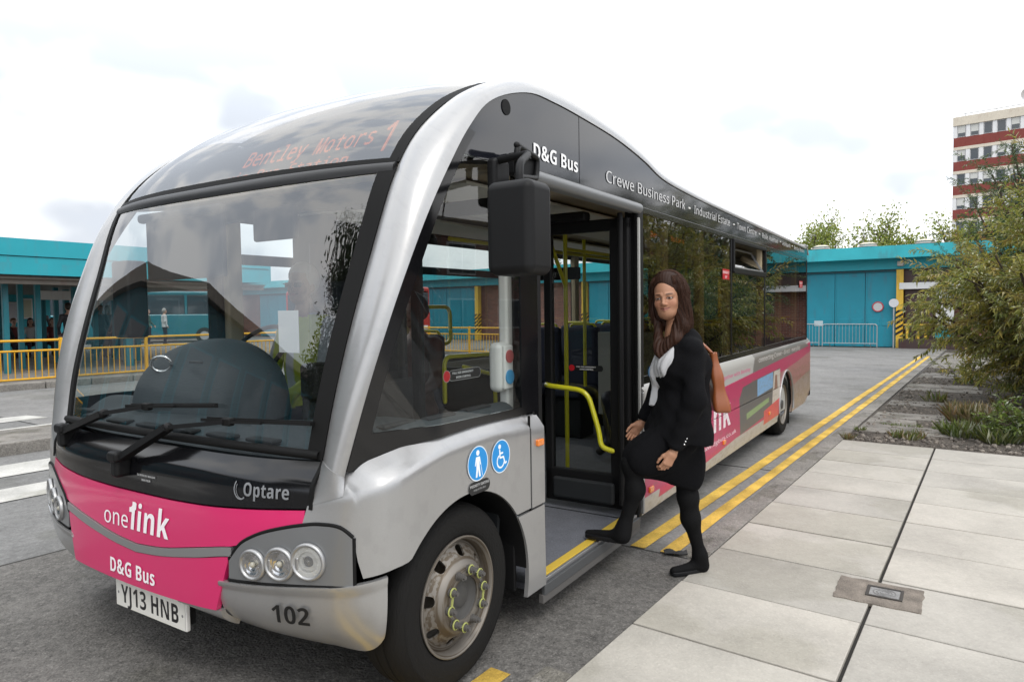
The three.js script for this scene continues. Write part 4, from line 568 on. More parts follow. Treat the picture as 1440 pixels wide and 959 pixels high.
P('driver_seat', merge([rbox(0.5, 0.12, 0.5, 0.05, 1.95, 0.82, -0.62), rbox(0.12, 0.72, 0.5, 0.05, 2.22, 1.2, -0.62), rbox(0.1, 0.2, 0.3, 0.05, 2.24, 1.68, -0.62), box(0.4, 0.6, 0.4, 1.95, 0.5, -0.62)]), B.seat);
P('cab_bulkhead', merge([rbox(0.05, 1.85, 0.95, 0.02, 2.36, 1.2, -0.66), rbox(0.9, 0.85, 0.05, 0.02, 1.9, 0.72, -0.12), rbox(0.12, 1.0, 0.35, 0.02, 2.3, 1.85, -0.95)]), B.dashDark);
P('cab_door_glass', patch((u, v) => [lerp(1.5, 2.3, u), lerp(1.2, 1.95, v), -0.12], 1, 1), B.glass);
P('ticket_machine', merge([rbox(0.16, 0.2, 0.14, 0.03, 1.52, 1.2, -0.08), rbox(0.1, 0.16, 0.12, 0.03, 1.72, 1.33, 0.0)]), B.plastic);
P('sun_blind', merge([rbox(0.03, 0.34, 0.68, 0.012, 1.10, 1.93, -0.60), rbox(0.05, 0.05, 0.75, 0.02, 1.08, 2.10, -0.60)]), B.dashDark);
P('interior_mirror', merge([rbox(0.03, 0.16, 0.3, 0.012, 1.12, 2.0, 0.10)]), B.plastic);
P('cab_display', rbox(0.12, 0.42, 0.16, 0.02, 1.02, 1.66, -1.0), B.plastic);
P('front_headlining', merge([patch((u, v) => [lerp(1.06, 1.75, v), 2.14 + 0.1 * v, (u * 2 - 1) * 0.98], 6, 3, 0.03, [1, 5, 0])]), B.ceilingTan);
P('duty_paper', rbox(0.004, 0.17, 0.12, 0.001, 0.80, 1.50, 0.56), flat(0.5, 0.5, 0.5, 0.7));
// front pillar trim and ticket reader by the door
P('inner_post', rbox(0.085, 1.05, 0.05, 0.015, 1.655, 1.58, 1.06), B.white);
const dev = P('ticket_reader', rbox(0.10, 0.23, 0.07, 0.03, 1.59, 1.31, 1.055), B.white);
part('reader_face', rbox(0.075, 0.205, 0.02, 0.035, 1.60, 1.31, 1.093), B.white, dev);
part('reader_sticker', new THREE.CylinderGeometry(0.03, 0.03, 0.006, 24).rotateX(Math.PI / 2).translate(1.60, 1.36, 1.106), flat(0.45, 0.1, 0.1, 0.4), dev);
part('reader_sticker', new THREE.CylinderGeometry(0.033, 0.033, 0.006, 24).rotateX(Math.PI / 2).translate(1.60, 1.265, 1.106), flat(0.06, 0.33, 0.62, 0.4), dev);
part('window_notice', patch((u, v) => [lerp(1.05, 1.31, u), lerp(1.292, 1.342, 1 - v), 1.145], 1, 1, 0, null, 0, (u, v) => [u, 1 - v]), std({ map: canvasMap(256, 48, (c) => { c.fillStyle = '#15161a'; c.beginPath(); c.roundRect(40, 4, 214, 40, 18); c.fill(); c.strokeStyle = '#999'; c.lineWidth = 2; c.stroke(); c.fillStyle = '#b01722'; c.beginPath(); c.arc(26, 24, 22, 0, 7); c.fill(); c.stroke(); c.fillStyle = '#ccc'; c.font = 'bold 13px sans-serif'; c.fillText('FULL SIZE EMERGENCY', 62, 20); c.fillText('DOOR CONTROL', 85, 37); }), transparent: true, roughness: 0.4 }), dev);
// window pillars inside
for (const s of [-1, 1]) for (const x of s > 0 ? [3.6, 4.45, 5.27, 6.64, 7.6, 8.6] : [1.75, 3.4, 5.27, 6.64, 8.0]) P('window_pillar', rbox(0.11, 1.14, 0.06, 0.015, x, 1.64, s * 1.115), B.tan);
P('inner_wall', merge([box(6.1, 0.8, 0.03, 6.25, 0.68, 1.13), box(7.8, 0.8, 0.03, 5.6, 0.68, -1.13)]), B.trim);
P('transom', merge([rbox(1.8, 0.07, 0.03, 0.01, 4.35, 1.93, -1.168), rbox(1.5, 0.07, 0.03, 0.01, 2.6, 1.93, -1.168)]), B.plastic);
// grab rails
P('grab_rail', pipe([[2.6, 1.2, -0.8], [2.92, 1.25, -0.80], [2.92, 1.60, -0.80], [3.64, 1.60, -0.80], [3.65, 1.29, -0.80], [3.37, 1.28, -0.80]], 0.017, 0.08), B.rail);
P('grab_rail', pipe([[2.91, 0.9, -0.3], [2.91, 1.23, -0.3], [3.62, 1.21, -0.3], [3.75, 0.6, -0.3]], 0.017, 0.08), B.rail);
P('grab_rail', pipe([[3.15, 1.14, -0.3], [3.57, 1.04, -0.3], [3.6, 0.3, -0.3]], 0.017, 0.06), B.rail);
for (const [x, z] of [[3.88, 0.2], [5.24, -0.3], [6.8, 0.25]]) P('grab_pole', rod([x, 0.26, z], [x, 2.26, z], 0.0175, 12), B.rail);
P('grab_pole', rod([2.23, 0.9, -0.3], [2.23, 1.45, -0.3], 0.017), B.rail);
P('ceiling_rail', merge([rod([3.0, 2.1, -0.3], [8.5, 2.1, -0.3], 0.0165, 10)]), B.rail); P('ceiling_rail', rod([3.88, 2.05, 0.2], [8.5, 2.05, 0.2], 0.0165, 10), B.rail);
P('pole_brace', rod([3.88, 1.75, 0.2], [3.55, 2.2, 0.2], 0.0165, 10), B.rail);
P('cctv_monitor', merge([rbox(0.08, 0.1, 0.42, 0.01, 4.0, 1.86, 0.05)]), B.plastic);
P('modesty_panel', rbox(0.03, 0.75, 0.7, 0.01, 4.6, 0.98, 0.5), B.trim);
P('modesty_panel', rbox(0.03, 0.7, 0.9, 0.01, 3.75, 0.72, -0.72), B.dashDark);
{ const seat = (x, z) => { const g = P('passenger_seat', rbox(0.42, 0.1, 0.42, 0.04, x, 0.72, z), B.seat); part('seat_back', rbox(0.1, 0.62, 0.42, 0.045, x + 0.25, 1.06, z), B.seat, g); part('seat_base', rbox(0.3, 0.4, 0.36, 0.02, x, 0.46, z), B.dashDark, g); part('seat_rail', pipe([[x + 0.28, 1.28, z - 0.16], [x + 0.28, 1.4, z - 0.14], [x + 0.28, 1.4, z + 0.14], [x + 0.28, 1.28, z + 0.16]], 0.014, 0.04, 6), B.rail, g); };
  seat(3.15, -0.9); for (const x of [5.2, 6.0, 6.8, 7.6, 8.4]) for (const z of [-0.9, -0.44]) seat(x, z);
  for (const x of [5.0, 5.8, 6.6, 7.4, 8.2, 8.8]) for (const z of [0.9, 0.44]) seat(x, z); }

// ----- wheels
const tyreMat = phys({ color: rgb(0.011, 0.0105, 0.010), roughness: 0.8, specularIntensity: 0.4, bumpMap: grit, bumpScale: 0.0015 });
const rimMat = std({ color: rgb(0.23, 0.215, 0.195), map: noiseMap(256, (u, v) => { const a = fbm(u * 5, v * 5, 5, 211, 5), d = sstep(a, 0.42, 0.66); return [lerp(0.95, 0.5, d), lerp(0.93, 0.42, d), lerp(0.9, 0.33, d)]; }), metalness: 0.55, roughness: 0.5 });
const nutYellow = flat(0.34, 0.36, 0.11, 0.6);
function wheel(name, x, y, z, s, R = 0.368, rear = false, turn = 0) {
  const g = new THREE.Group(); g.name = name; bus.add(g); g.position.set(x, y, z); g.rotation.y = (s < 0 ? Math.PI : 0) + turn; const k = R / 0.368;
  const L = (pts, seg = 64) => new THREE.LatheGeometry(pts.map((p) => new THREE.Vector2(p[0] * k, p[1])), seg).rotateX(Math.PI / 2);
  part('tyre', merge([L([[0.232, -0.02], [0.243, -0.004], [0.262, 0.006], [0.30, 0.010], [0.328, 0.004], [0.334, 0.006], [0.337, 0.001], [0.352, -0.012], [0.362, -0.03], [0.367, -0.05], [0.368, -0.075], [0.362, -0.077], [0.362, -0.084], [0.368, -0.086], [0.368, -0.125], [0.362, -0.127], [0.362, -0.134], [0.368, -0.136], [0.366, -0.18], [0.355, -0.205], [0.30, -0.225], [0.235, -0.2]], 80)]), tyreMat, g);
  const rim = part('rim', merge([L([[0.236, 0.004], [0.240, 0.001], [0.238, -0.008], [0.228, -0.012], [0.222, -0.03], [0.215, -0.06], [0.213, -0.15], [0.18, -0.16], [0.02, -0.16]]), L([[0.240, 0.004], [0.234, 0.007], [0.228, 0.0], [0.222, -0.014]])]), rimMat, g);
  const prof = rear ? table([0.05, 0.1, 0.14, 0.19, 0.216], [-0.14, -0.13, -0.12, -0.08, -0.05]) : table([0.085, 0.11, 0.135, 0.16, 0.19, 0.216], [0.028, 0.030, 0.022, -0.004, -0.028, -0.042]);
  const pg = (r0, r1, a0, a1, nr, na) => patch((u, v) => { const r = lerp(r0, r1, v), a = lerp(a0, a1, u); return [r * k * Math.cos(a), r * k * Math.sin(a), prof(r)]; }, na, nr, 0.008, [0, 0, -1]);
  const parts = [pg(0.085, 0.158, 0, Math.PI * 2, 10, 60), pg(0.2, 0.217, 0, Math.PI * 2, 3, 60)];
  for (let i = 0; i < 8; i++) { const a = i / 8 * Math.PI * 2 + 0.2, gap = 0.13; parts.push(patch((u, v) => { const r = lerp(0.157, 0.201, v), e = 1 - Math.sqrt(Math.max(0, 1 - Math.pow(Math.abs(v * 2 - 1), 3))), hw = Math.PI / 8 - gap * (1 - e * 0.9), an = a + (u * 2 - 1) * hw; return [r * k * Math.cos(an), r * k * Math.sin(an), prof(r)]; }, 8, 10, 0.008, [0, 0, -1])); }
  const disc = part('wheel_disc', merge(parts), rimMat, g);
  part('hub', L(rear ? [[0.0, 0.0], [0.05, -0.002], [0.062, -0.02], [0.075, -0.1], [0.09, -0.13]] : [[0.0, 0.012], [0.035, 0.012], [0.042, 0.004], [0.06, 0.002], [0.066, 0.012], [0.08, 0.012], [0.088, 0.02]], 32), flat(0.06, 0.058, 0.055, 0.6), disc);
  const nutGeo = merge([new THREE.CylinderGeometry(0.0145, 0.0155, 0.026, 6).rotateX(Math.PI / 2).translate(0, 0, 0.013), new THREE.CylinderGeometry(0.008, 0.008, 0.036, 10).rotateX(Math.PI / 2).translate(0, 0, 0.018), new THREE.CylinderGeometry(0.018, 0.018, 0.005, 16).rotateX(Math.PI / 2)]);
  for (let i = 0; i < (rear ? 6 : 10); i++) { const a = i / (rear ? 6 : 10) * Math.PI * 2 + 0.1; const n = part('wheel_nut', nutGeo, flat(0.09, 0.085, 0.08, 0.6), disc); n.position.set(Math.cos(a) * 0.112 * k, Math.sin(a) * 0.112 * k, prof(0.112) + 0.002); }
  if (!rear) for (let i = 0; i < 4; i++) { const a0 = [1, 4, 6, 9][i] / 10 * Math.PI * 2 + 0.1, a1 = a0 + Math.PI / 5, ring = (a) => { const t = new THREE.TorusGeometry(0.0175, 0.0034, 8, 20); t.translate(Math.cos(a) * 0.112 * k, Math.sin(a) * 0.112 * k, prof(0.112) + 0.014); return t; }; const p0 = [Math.cos(a0) * 0.112 * k, Math.sin(a0) * 0.112 * k], p1 = [Math.cos(a1) * 0.112 * k, Math.sin(a1) * 0.112 * k], d = [p1[0] - p0[0], p1[1] - p0[1]]; const bar = box(Math.hypot(...d) - 0.036, 0.009, 0.005).rotateZ(Math.atan2(d[1], d[0])).translate((p0[0] + p1[0]) / 2, (p0[1] + p1[1]) / 2, prof(0.112) + 0.014); part('nut_indicator', merge([ring(a0), ring(a1), bar]), nutYellow, disc); }
  return g;
}
wheel('front_wheel', 1.118, 0.425, 1.155, 1); wheel('front_wheel', 1.118, 0.425, -1.155, -1);
wheel('rear_wheel', RX, 0.362, 1.16, 1, 0.368, true); wheel('rear_wheel', RX, 0.362, -1.16, -1, 0.368, true);
P('axle', rod([1.118, 0.42, -0.95], [1.118, 0.42, 0.95], 0.05), B.plastic); P('chassis', merge([box(6.0, 0.1, 1.4, 4.6, 0.2, 0), box(1.6, 0.3, 1.6, 8.7, 0.45, 0)]), B.dashDark);

// ----- nearside mirror
{ const g = P('side_mirror', merge([rbox(0.17, 0.345, 0.20, 0.035, 1.14, 1.875, 1.45, 4)]), B.plastic);
  part('mirror_glass', rbox(0.008, 0.29, 0.15, 0.004, 1.229, 1.875, 1.45), B.chrome, g);
  part('mirror_bracket', merge([pipe([[1.52, 2.26, 1.25], [1.40, 2.255, 1.285], [1.39, 2.125, 1.29], [1.66, 2.165, 1.225], [1.68, 2.26, 1.22], [1.40, 2.258, 1.284]], 0.014, 0.035, 8), rbox(0.2, 0.1, 0.05, 0.015, 1.60, 2.21, 1.19), rbox(0.12, 0.2, 0.05, 0.02, 1.40, 2.11, 1.19)]), B.plastic, g);
  part('mirror_arm', merge([pipe([[1.38, 2.2, 1.2], [1.34, 2.2, 1.38], [1.16, 2.12, 1.44], [1.15, 2.0, 1.45]], 0.016, 0.05, 8), rod([1.39, 2.13, 1.29], [1.2, 2.06, 1.42], 0.014)]), B.plastic, g); }
// ----- wipers
function wiper(pv, el, cl, tp) { // pivot, elbow, clip and tip of the blade, each across (z) and up (y) the glass
  const at = ([z, y], o) => { const p = y < 1.06 ? nose(z, y) : front(tIn(y - 0.035 * (1 - Math.pow(Math.abs(z) / 0.95, 2.4))), z / 0.945); return [p[0] - o, y, z]; }, mix = (a, b, t) => [lerp(a[0], b[0], t), lerp(a[1], b[1], t)];
  const P0 = at(pv, 0.045), P1 = at(el, 0.06), P2 = at(cl, 0.05);
  const g = P('wiper', merge([rbox(0.07, 0.10, 0.055, 0.018, P0[0] + 0.012, pv[1] - 0.02, pv[0]), rbox(0.05, 0.045, 0.07, 0.015, P0[0] - 0.01, pv[1] + 0.02, pv[0] + 0.01), beam(P0, P1, 0.042, 0.026), beam(P1, P2, 0.024, 0.016), new THREE.SphereGeometry(0.02, 10, 8).translate(...P1)]), B.plastic);
  const b0 = at(mix(cl, tp, -0.4), 0.03), b1 = at(tp, 0.028), q = at(mix(cl, tp, 0.02), 0.042);
  part('wiper_blade', merge([beam(b0, b1, 0.016, 0.012), beam(at(mix(cl, tp, -0.38), 0.014), at(mix(cl, tp, 0.99), 0.013), 0.006, 0.018), rbox(0.028, 0.03, 0.05, 0.007, ...q), beam(P2, at(mix(cl, tp, 0.45), 0.04), 0.012, 0.01)]), B.rubber, g);
}
wiper([-0.715, 1.03], [-0.30, 1.15], [0.0, 1.197], [0.42, 1.222]);
wiper([-0.10, 0.975], [0.20, 1.13], [0.51, 1.17], [0.885, 1.178]);
// ----- number plate, lettering and signs
const decal = (name, w, h, draw, fn, o = {}, nu = 12, nv = 4) => P(name, patch((u, v) => fn(u, v), nu, nv, 0, CEN, 0.0035 + (o.off || 0), (u, v) => [u, v]), std({ map: canvasMap(w, h, draw), transparent: true, roughness: o.rough ?? 0.4, alphaTest: 0 }));
const fit = (c, txt, x, y, wid, hgt, font, col) => { c.save(); c.font = `${font} 100px sans-serif`; const m = c.measureText(txt).width; c.translate(x, y); c.scale(wid / m, hgt / 72); c.fillStyle = col; c.fillText(txt, 0, 0); c.restore(); };
const onNose = (z0, z1, y0, y1) => (u, v) => { const z = lerp(z0, z1, u), y = lerp(y0, y1, v); return cornerNose(z, y); };
function cornerNose(z, y) { return nose(z, y); }
decal('onelink_lettering', 1024, 320, (c) => { fit(c, 'one', 6, 250, 400, 130, '', '#f4eef0'); c.save(); c.transform(1, 0, -0.1, 1, 30, 0); fit(c, 'link', 410, 250, 560, 205, 'bold', '#f4eef0'); c.fillStyle = '#f4eef0'; c.beginPath(); c.moveTo(395, 82); c.quadraticCurveTo(440, 78, 448, 40); c.lineTo(495, 40); c.lineTo(495, 90); c.lineTo(440, 118); c.lineTo(395, 118); c.fill(); c.restore(); }, (u, v) => { const z = lerp(-0.262, 0.25, u), y = lerp(0.655, 0.825, v) ; return nose(z, y); });
decal('operator_lettering', 512, 128, (c) => fit(c, 'D&G Bus', 8, 98, 490, 78, 'bold', '#f4eef0'), (u, v) => { const z = lerp(-0.21, 0.15, u); return nose(z, lerp(0.468, 0.568, v)); }, { off: 0.004 });
decal('maker_lettering', 512, 160, (c) => { fit(c, 'Optare', 108, 112, 380, 76, 'bold', '#7d7f82'); c.strokeStyle = '#7d7f82'; c.lineWidth = 9; c.beginPath(); c.arc(86, 76, 58, 0.9, 3.9); c.stroke(); c.lineWidth = 5; c.beginPath(); c.arc(98, 78, 52, 1.1, 3.7); c.stroke(); }, (u, v) => nose(lerp(0.585, 0.855, u), lerp(0.885, 0.985, v)));
decal('filler_lettering', 256, 128, (c) => { c.fillStyle = '#b9b9b9'; c.font = 'bold 30px sans-serif'; c.textAlign = 'center'; c.fillText('SCREEN WASH', 128, 50); c.fillText('WATER', 128, 100); }, (u, v) => nose(lerp(-0.03, 0.135, u), lerp(0.888, 0.935, v)));
decal('fleet_number', 256, 128, (c) => fit(c, '102', 10, 112, 236, 98, 'bold', '#121212'), (u, v) => { const z = lerp(0.77, 0.935, u), y = lerp(0.468, 0.552, v), p = cornerPt(planCurve.ofZ(z), y, 1); return [p[0] - 0.002 + 0.05 * Math.pow(1 - (y - 0.37) / 0.24, 3), p[1], p[2]]; }, { off: 0.002 });
const plate = P('number_plate', rbox(0.02, 0.125, 0.52, 0.006, 0.512, 0.372, 0.0), flat(0.7, 0.69, 0.66, 0.4));
part('plate_lettering', patch((u, v) => [0.5005, lerp(0.314, 0.43, v), lerp(-0.255, 0.255, u)], 1, 1, 0, null, 0, (u, v) => [u, v]), std({ map: canvasMap(512, 116, (c) => { c.fillStyle = '#dedcd4'; c.fillRect(0, 0, 512, 116); fit(c, 'YJ13 HNB', 40, 96, 432, 78, 'bold', '#17171a'); c.fillStyle = '#777'; c.beginPath(); c.arc(18, 58, 6, 0, 7); c.arc(494, 58, 6, 0, 7); c.fill(); }), roughness: 0.35 }), plate);
const onSide = (x0, x1, y0, y1, z) => (u, v) => [lerp(x0, x1, u), lerp(y0, y1, v), z];
const sideDecal = (name, w, h, draw, x0, x1, y0, y1, z) => P(name, patch(onSide(x0, x1, y0, y1, z), 1, 1, 0, CEN, 0.004, (u, v) => [u, v]), std({ map: canvasMap(w, h, draw), transparent: true, roughness: 0.4 }));
sideDecal('operator_lettering', 512, 128, (c) => fit(c, 'D&G Bus', 6, 104, 500, 92, 'bold', '#f2f2f2'), 1.715, 2.195, 2.262, 2.357, 1.168);
for (const [t, x0, w] of [['Crewe Business Park', 2.52, 1.43], ['Industrial Estate', 4.14, 1.06], ['Town Centre', 5.43, 0.8], ['Rolls Avenue', 6.46, 0.84], ['Ashbank', 7.54, 0.52], ['Bentley Motors', 8.28, 0.78]]) { sideDecal('route_lettering', 512, 96, (c) => fit(c, t, 4, 68, 504, 54, '', '#cfcfcf'), x0, x0 + w, 2.252, 2.385 - 0.006 * x0, 1.168); if (x0 > 3) P('route_dot', rbox(0.04, 0.014, 0.006, 0.003, x0 - 0.1, 2.31, 1.171), B.white); }
const icon = (man) => (c) => { c.clearRect(0, 0, 256, 256); c.fillStyle = '#dfe8ee'; c.beginPath(); c.arc(128, 128, 126, 0, 7); c.fill(); c.fillStyle = '#1b8bd2'; c.beginPath(); c.arc(128, 128, 118, 0, 7); c.fill(); c.fillStyle = c.strokeStyle = '#eef2f4'; c.lineCap = c.lineJoin = 'round';
  if (man) { c.beginPath(); c.arc(128, 52, 20, 0, 7); c.fill(); c.beginPath(); c.moveTo(104, 80); c.lineTo(152, 80); c.lineTo(166, 138); c.lineTo(156, 142); c.lineTo(146, 110); c.lineTo(150, 160); c.lineTo(160, 226); c.lineTo(140, 226); c.lineTo(128, 168); c.lineTo(118, 226); c.lineTo(98, 226); c.lineTo(108, 160); c.lineTo(108, 112); c.lineTo(100, 144); c.lineTo(90, 140); c.fill(); c.lineWidth = 5; c.beginPath(); c.moveTo(164, 142); c.lineTo(182, 222); c.stroke(); } else { c.beginPath(); c.arc(112, 54, 18, 0, 7); c.fill(); c.lineWidth = 15; c.beginPath(); c.moveTo(112, 82); c.lineTo(116, 138); c.lineTo(162, 138); c.lineTo(182, 190); c.lineTo(200, 184); c.moveTo(114, 106); c.lineTo(152, 106); c.stroke(); c.lineWidth = 13; c.beginPath(); c.arc(124, 164, 48, 0.35, 4.2); c.stroke(); } };
const sticker = (name, draw, x, y, w, h, z = 1.2) => P(name, patch((u, v) => [lerp(x - w, x + w, u), lerp(y - h, y + h, v), z], 1, 1, 0, CEN, 0.004, (u, v) => [u, v]), std({ map: canvasMap(256, Math.round(256 * h / w), draw), transparent: true, roughness: 0.35 }));
sticker('walking_sticker', icon(true), 1.195, 0.955, 0.073, 0.073); sticker('wheelchair_sticker', icon(false), 1.365, 0.952, 0.073, 0.073);
sticker('info_sticker', (c, w, h) => { c.fillStyle = '#17181b'; c.beginPath(); c.roundRect(2, 2, w - 4, h - 4, h / 2); c.fill(); c.fillStyle = '#b8b8b8'; c.font = 'bold 26px sans-serif'; c.textAlign = 'center'; c.fillText('PRIORITY SEATING', 128, h * 0.42); c.font = '19px sans-serif'; c.fillText('ramp at this door', 128, h * 0.72); }, 1.205, 0.858, 0.075, 0.026);
sticker('window_sticker', (c, w, h) => { c.fillStyle = '#b3202c'; c.fillRect(0, 0, w, h); c.fillStyle = '#ead2d2'; c.font = 'bold 40px sans-serif'; c.textAlign = 'center'; c.fillText('EMERGENCY', 128, h * 0.45); c.fillText('EXIT', 128, h * 0.9); }, 5.06, 1.85, 0.11, 0.045, 1.168);
sticker('window_sticker', (c, w, h) => { c.fillStyle = '#b3202c'; c.fillRect(0, 0, w, h); c.fillStyle = '#ead2d2'; c.font = 'bold 40px sans-serif'; c.textAlign = 'center'; c.fillText('EMERGENCY', 128, h * 0.45); c.fillText('EXIT', 128, h * 0.9); }, 8.81, 1.84, 0.12, 0.045, 1.168);
sticker('no_smoking_sticker', (c, w, h) => { c.fillStyle = '#d0281f'; c.beginPath(); c.ellipse(w / 2, h / 2, w / 2 - 2, h / 2 - 2, 0, 0, 7); c.fill(); c.strokeStyle = '#f2e6e4'; c.lineWidth = 22; c.beginPath(); c.moveTo(85, h * 0.42); c.lineTo(170, h * 0.24); c.stroke(); c.fillStyle = '#f2e6e4'; c.fillRect(110, h * 0.6, 40, 50); }, 3.36, 1.36, 0.05, 0.11, 1.168);
sticker('blue_sticker', (c, w, h) => { c.fillStyle = '#2d86c9'; c.beginPath(); c.arc(128, 128, 125, 0, 7); c.fill(); c.fillStyle = '#e6eef4'; c.fillRect(90, 70, 70, 120); }, 3.22, 1.15, 0.04, 0.04, 1.168);
P('side_display', patch((u, v) => [lerp(3.4, 4.15, u), lerp(2.02, 2.13, v), 1.10], 1, 1, 0, CEN, 0, (u, v) => [u, v]), std({ color: rgb(0.01, 0.01, 0.01), emissive: rgb(1, 1, 1), emissiveIntensity: 1.6, emissiveMap: ledMap(384, 96, [['Bentley Motors', 46, 8, 66, 0.95]]) }));
shad(bus);
// ---------------------------------------------------------------- people: distance fields meshed by surface nets
function sdfMesh(f, lo, hi, cell, color) {
  const nx = Math.ceil((hi[0] - lo[0]) / cell) + 1, ny = Math.ceil((hi[1] - lo[1]) / cell) + 1, nz = Math.ceil((hi[2] - lo[2]) / cell) + 1;
  const val = new Float32Array(nx * ny * nz), at = (i, j, k) => (k * ny + j) * nx + i;
  // coarse skip: sample every 4th cell and fill far blocks
  const st = 4, far = cell * st * 1.9;
  for (let k = 0; k < nz; k += st) for (let j = 0; j < ny; j += st) for (let i = 0; i < nx; i += st) {
    const c = f(lo[0] + (i + st / 2) * cell, lo[1] + (j + st / 2) * cell, lo[2] + (k + st / 2) * cell), skip = Math.abs(c) > far;
    for (let z = k; z < Math.min(nz, k + st); z++) for (let y = j; y < Math.min(ny, j + st); y++) for (let x = i; x < Math.min(nx, i + st); x++) val[at(x, y, z)] = skip ? c : f(lo[0] + x * cell, lo[1] + y * cell, lo[2] + z * cell);
  }
  const id = new Int32Array(nx * ny * nz).fill(-1), pos = [], idx = [];
  for (let k = 0; k < nz - 1; k++) for (let j = 0; j < ny - 1; j++) for (let i = 0; i < nx - 1; i++) {
    let m = 0; const c = []; for (let q = 0; q < 8; q++) { const v = val[at(i + (q & 1), j + ((q >> 1) & 1), k + (q >> 2))]; c.push(v); if (v < 0) m |= 1 << q; }
    if (m === 0 || m === 255) continue;
    let n = 0, sx = 0, sy = 0, sz = 0;
    for (const [a, b] of EDGES) if ((c[a] < 0) !== (c[b] < 0)) { const t = c[a] / (c[a] - c[b]); sx += lerp(a & 1, b & 1, t); sy += lerp((a >> 1) & 1, (b >> 1) & 1, t); sz += lerp(a >> 2, b >> 2, t); n++; }
    id[at(i, j, k)] = pos.length / 3; pos.push(lo[0] + (i + sx / n) * cell, lo[1] + (j + sy / n) * cell, lo[2] + (k + sz / n) * cell);
  }
  const quad = (a, b, c, d, flip) => { if (a < 0 || b < 0 || c < 0 || d < 0) return; if (flip) idx.push(a, c, b, a, d, c); else idx.push(a, b, c, a, c, d); };
  for (let k = 1; k < nz - 1; k++) for (let j = 1; j < ny - 1; j++) for (let i = 1; i < nx - 1; i++) {
    const v = val[at(i, j, k)] < 0;
    if (v !== (val[at(i + 1, j, k)] < 0)) quad(id[at(i, j - 1, k - 1)], id[at(i, j, k - 1)], id[at(i, j, k)], id[at(i, j - 1, k)], !v);
    if (v !== (val[at(i, j + 1, k)] < 0)) quad(id[at(i - 1, j, k - 1)], id[at(i - 1, j, k)], id[at(i, j, k)], id[at(i, j, k - 1)], !v);
    if (v !== (val[at(i, j, k + 1)] < 0)) quad(id[at(i - 1, j - 1, k)], id[at(i, j - 1, k)], id[at(i, j, k)], id[at(i - 1, j, k)], !v);
  }
  const g = new THREE.BufferGeometry(), n = pos.length / 3, nor = new Float32Array(n * 3), col = new Float32Array(n * 3), e = cell * 0.6;
  for (let i = 0; i < n; i++) { const x = pos[i * 3], y = pos[i * 3 + 1], z = pos[i * 3 + 2], v = V(f(x + e, y, z) - f(x - e, y, z), f(x, y + e, z) - f(x, y - e, z), f(x, y, z + e) - f(x, y, z - e)).normalize(); nor.set([v.x, v.y, v.z], i * 3); col.set(color ? color(x, y, z) : [1, 1, 1], i * 3); }
  g.setAttribute('position', new THREE.Float32BufferAttribute(pos, 3)); g.setAttribute('normal', new THREE.BufferAttribute(nor, 3)); g.setAttribute('color', new THREE.BufferAttribute(col, 3)); g.setAttribute('uv', new THREE.BufferAttribute(new Float32Array(n * 2).map((_, i) => pos[Math.floor(i / 2) * 3 + (i % 2)]), 2)); g.setIndex(idx); return g;
}
const EDGES = [[0, 1], [2, 3], [4, 5], [6, 7], [0, 2], [1, 3], [4, 6], [5, 7], [0, 4], [1, 5], [2, 6], [3, 7]];
const smin = (a, b, k) => { const h = Math.max(k - Math.abs(a - b), 0) / k; return Math.min(a, b) - h * h * k * 0.25; };
function cap(x, y, z, a, b, r1, r2) { const bx = b[0] - a[0], by = b[1] - a[1], bz = b[2] - a[2], px = x - a[0], py = y - a[1], pz = z - a[2], t = clamp((px * bx + py * by + pz * bz) / (bx * bx + by * by + bz * bz + 1e-9), 0, 1), dx = px - bx * t, dy = py - by * t, dz = pz - bz * t; return Math.sqrt(dx * dx + dy * dy + dz * dz) - (r1 + (r2 - r1) * t); }
function ell(x, y, z, c, r) { const px = (x - c[0]) / r[0], py = (y - c[1]) / r[1], pz = (z - c[2]) / r[2], k = Math.sqrt(px * px + py * py + pz * pz); return (k - 1) * Math.min(r[0], r[1], r[2]); }
const bones = (list, k = 0.03) => (x, y, z) => { let d = 1e3; for (const [a, b, r1, r2, kk] of list) d = smin(d, cap(x, y, z, a, b, r1, r2), kk || k); return d; };
function bounds(list, pad) { const lo = [1e9, 1e9, 1e9], hi = [-1e9, -1e9, -1e9]; for (const [a, b, r1, r2] of list) for (let i = 0; i < 3; i++) { lo[i] = Math.min(lo[i], a[i] - r1 - pad, b[i] - r2 - pad); hi[i] = Math.max(hi[i], a[i] + r1 + pad, b[i] + r2 + pad); } return [lo, hi]; }
const meshBones = (list, cell, color, k) => { const [lo, hi] = bounds(list, 0.03); return sdfMesh(bones(list, k), lo, hi, cell, color); };
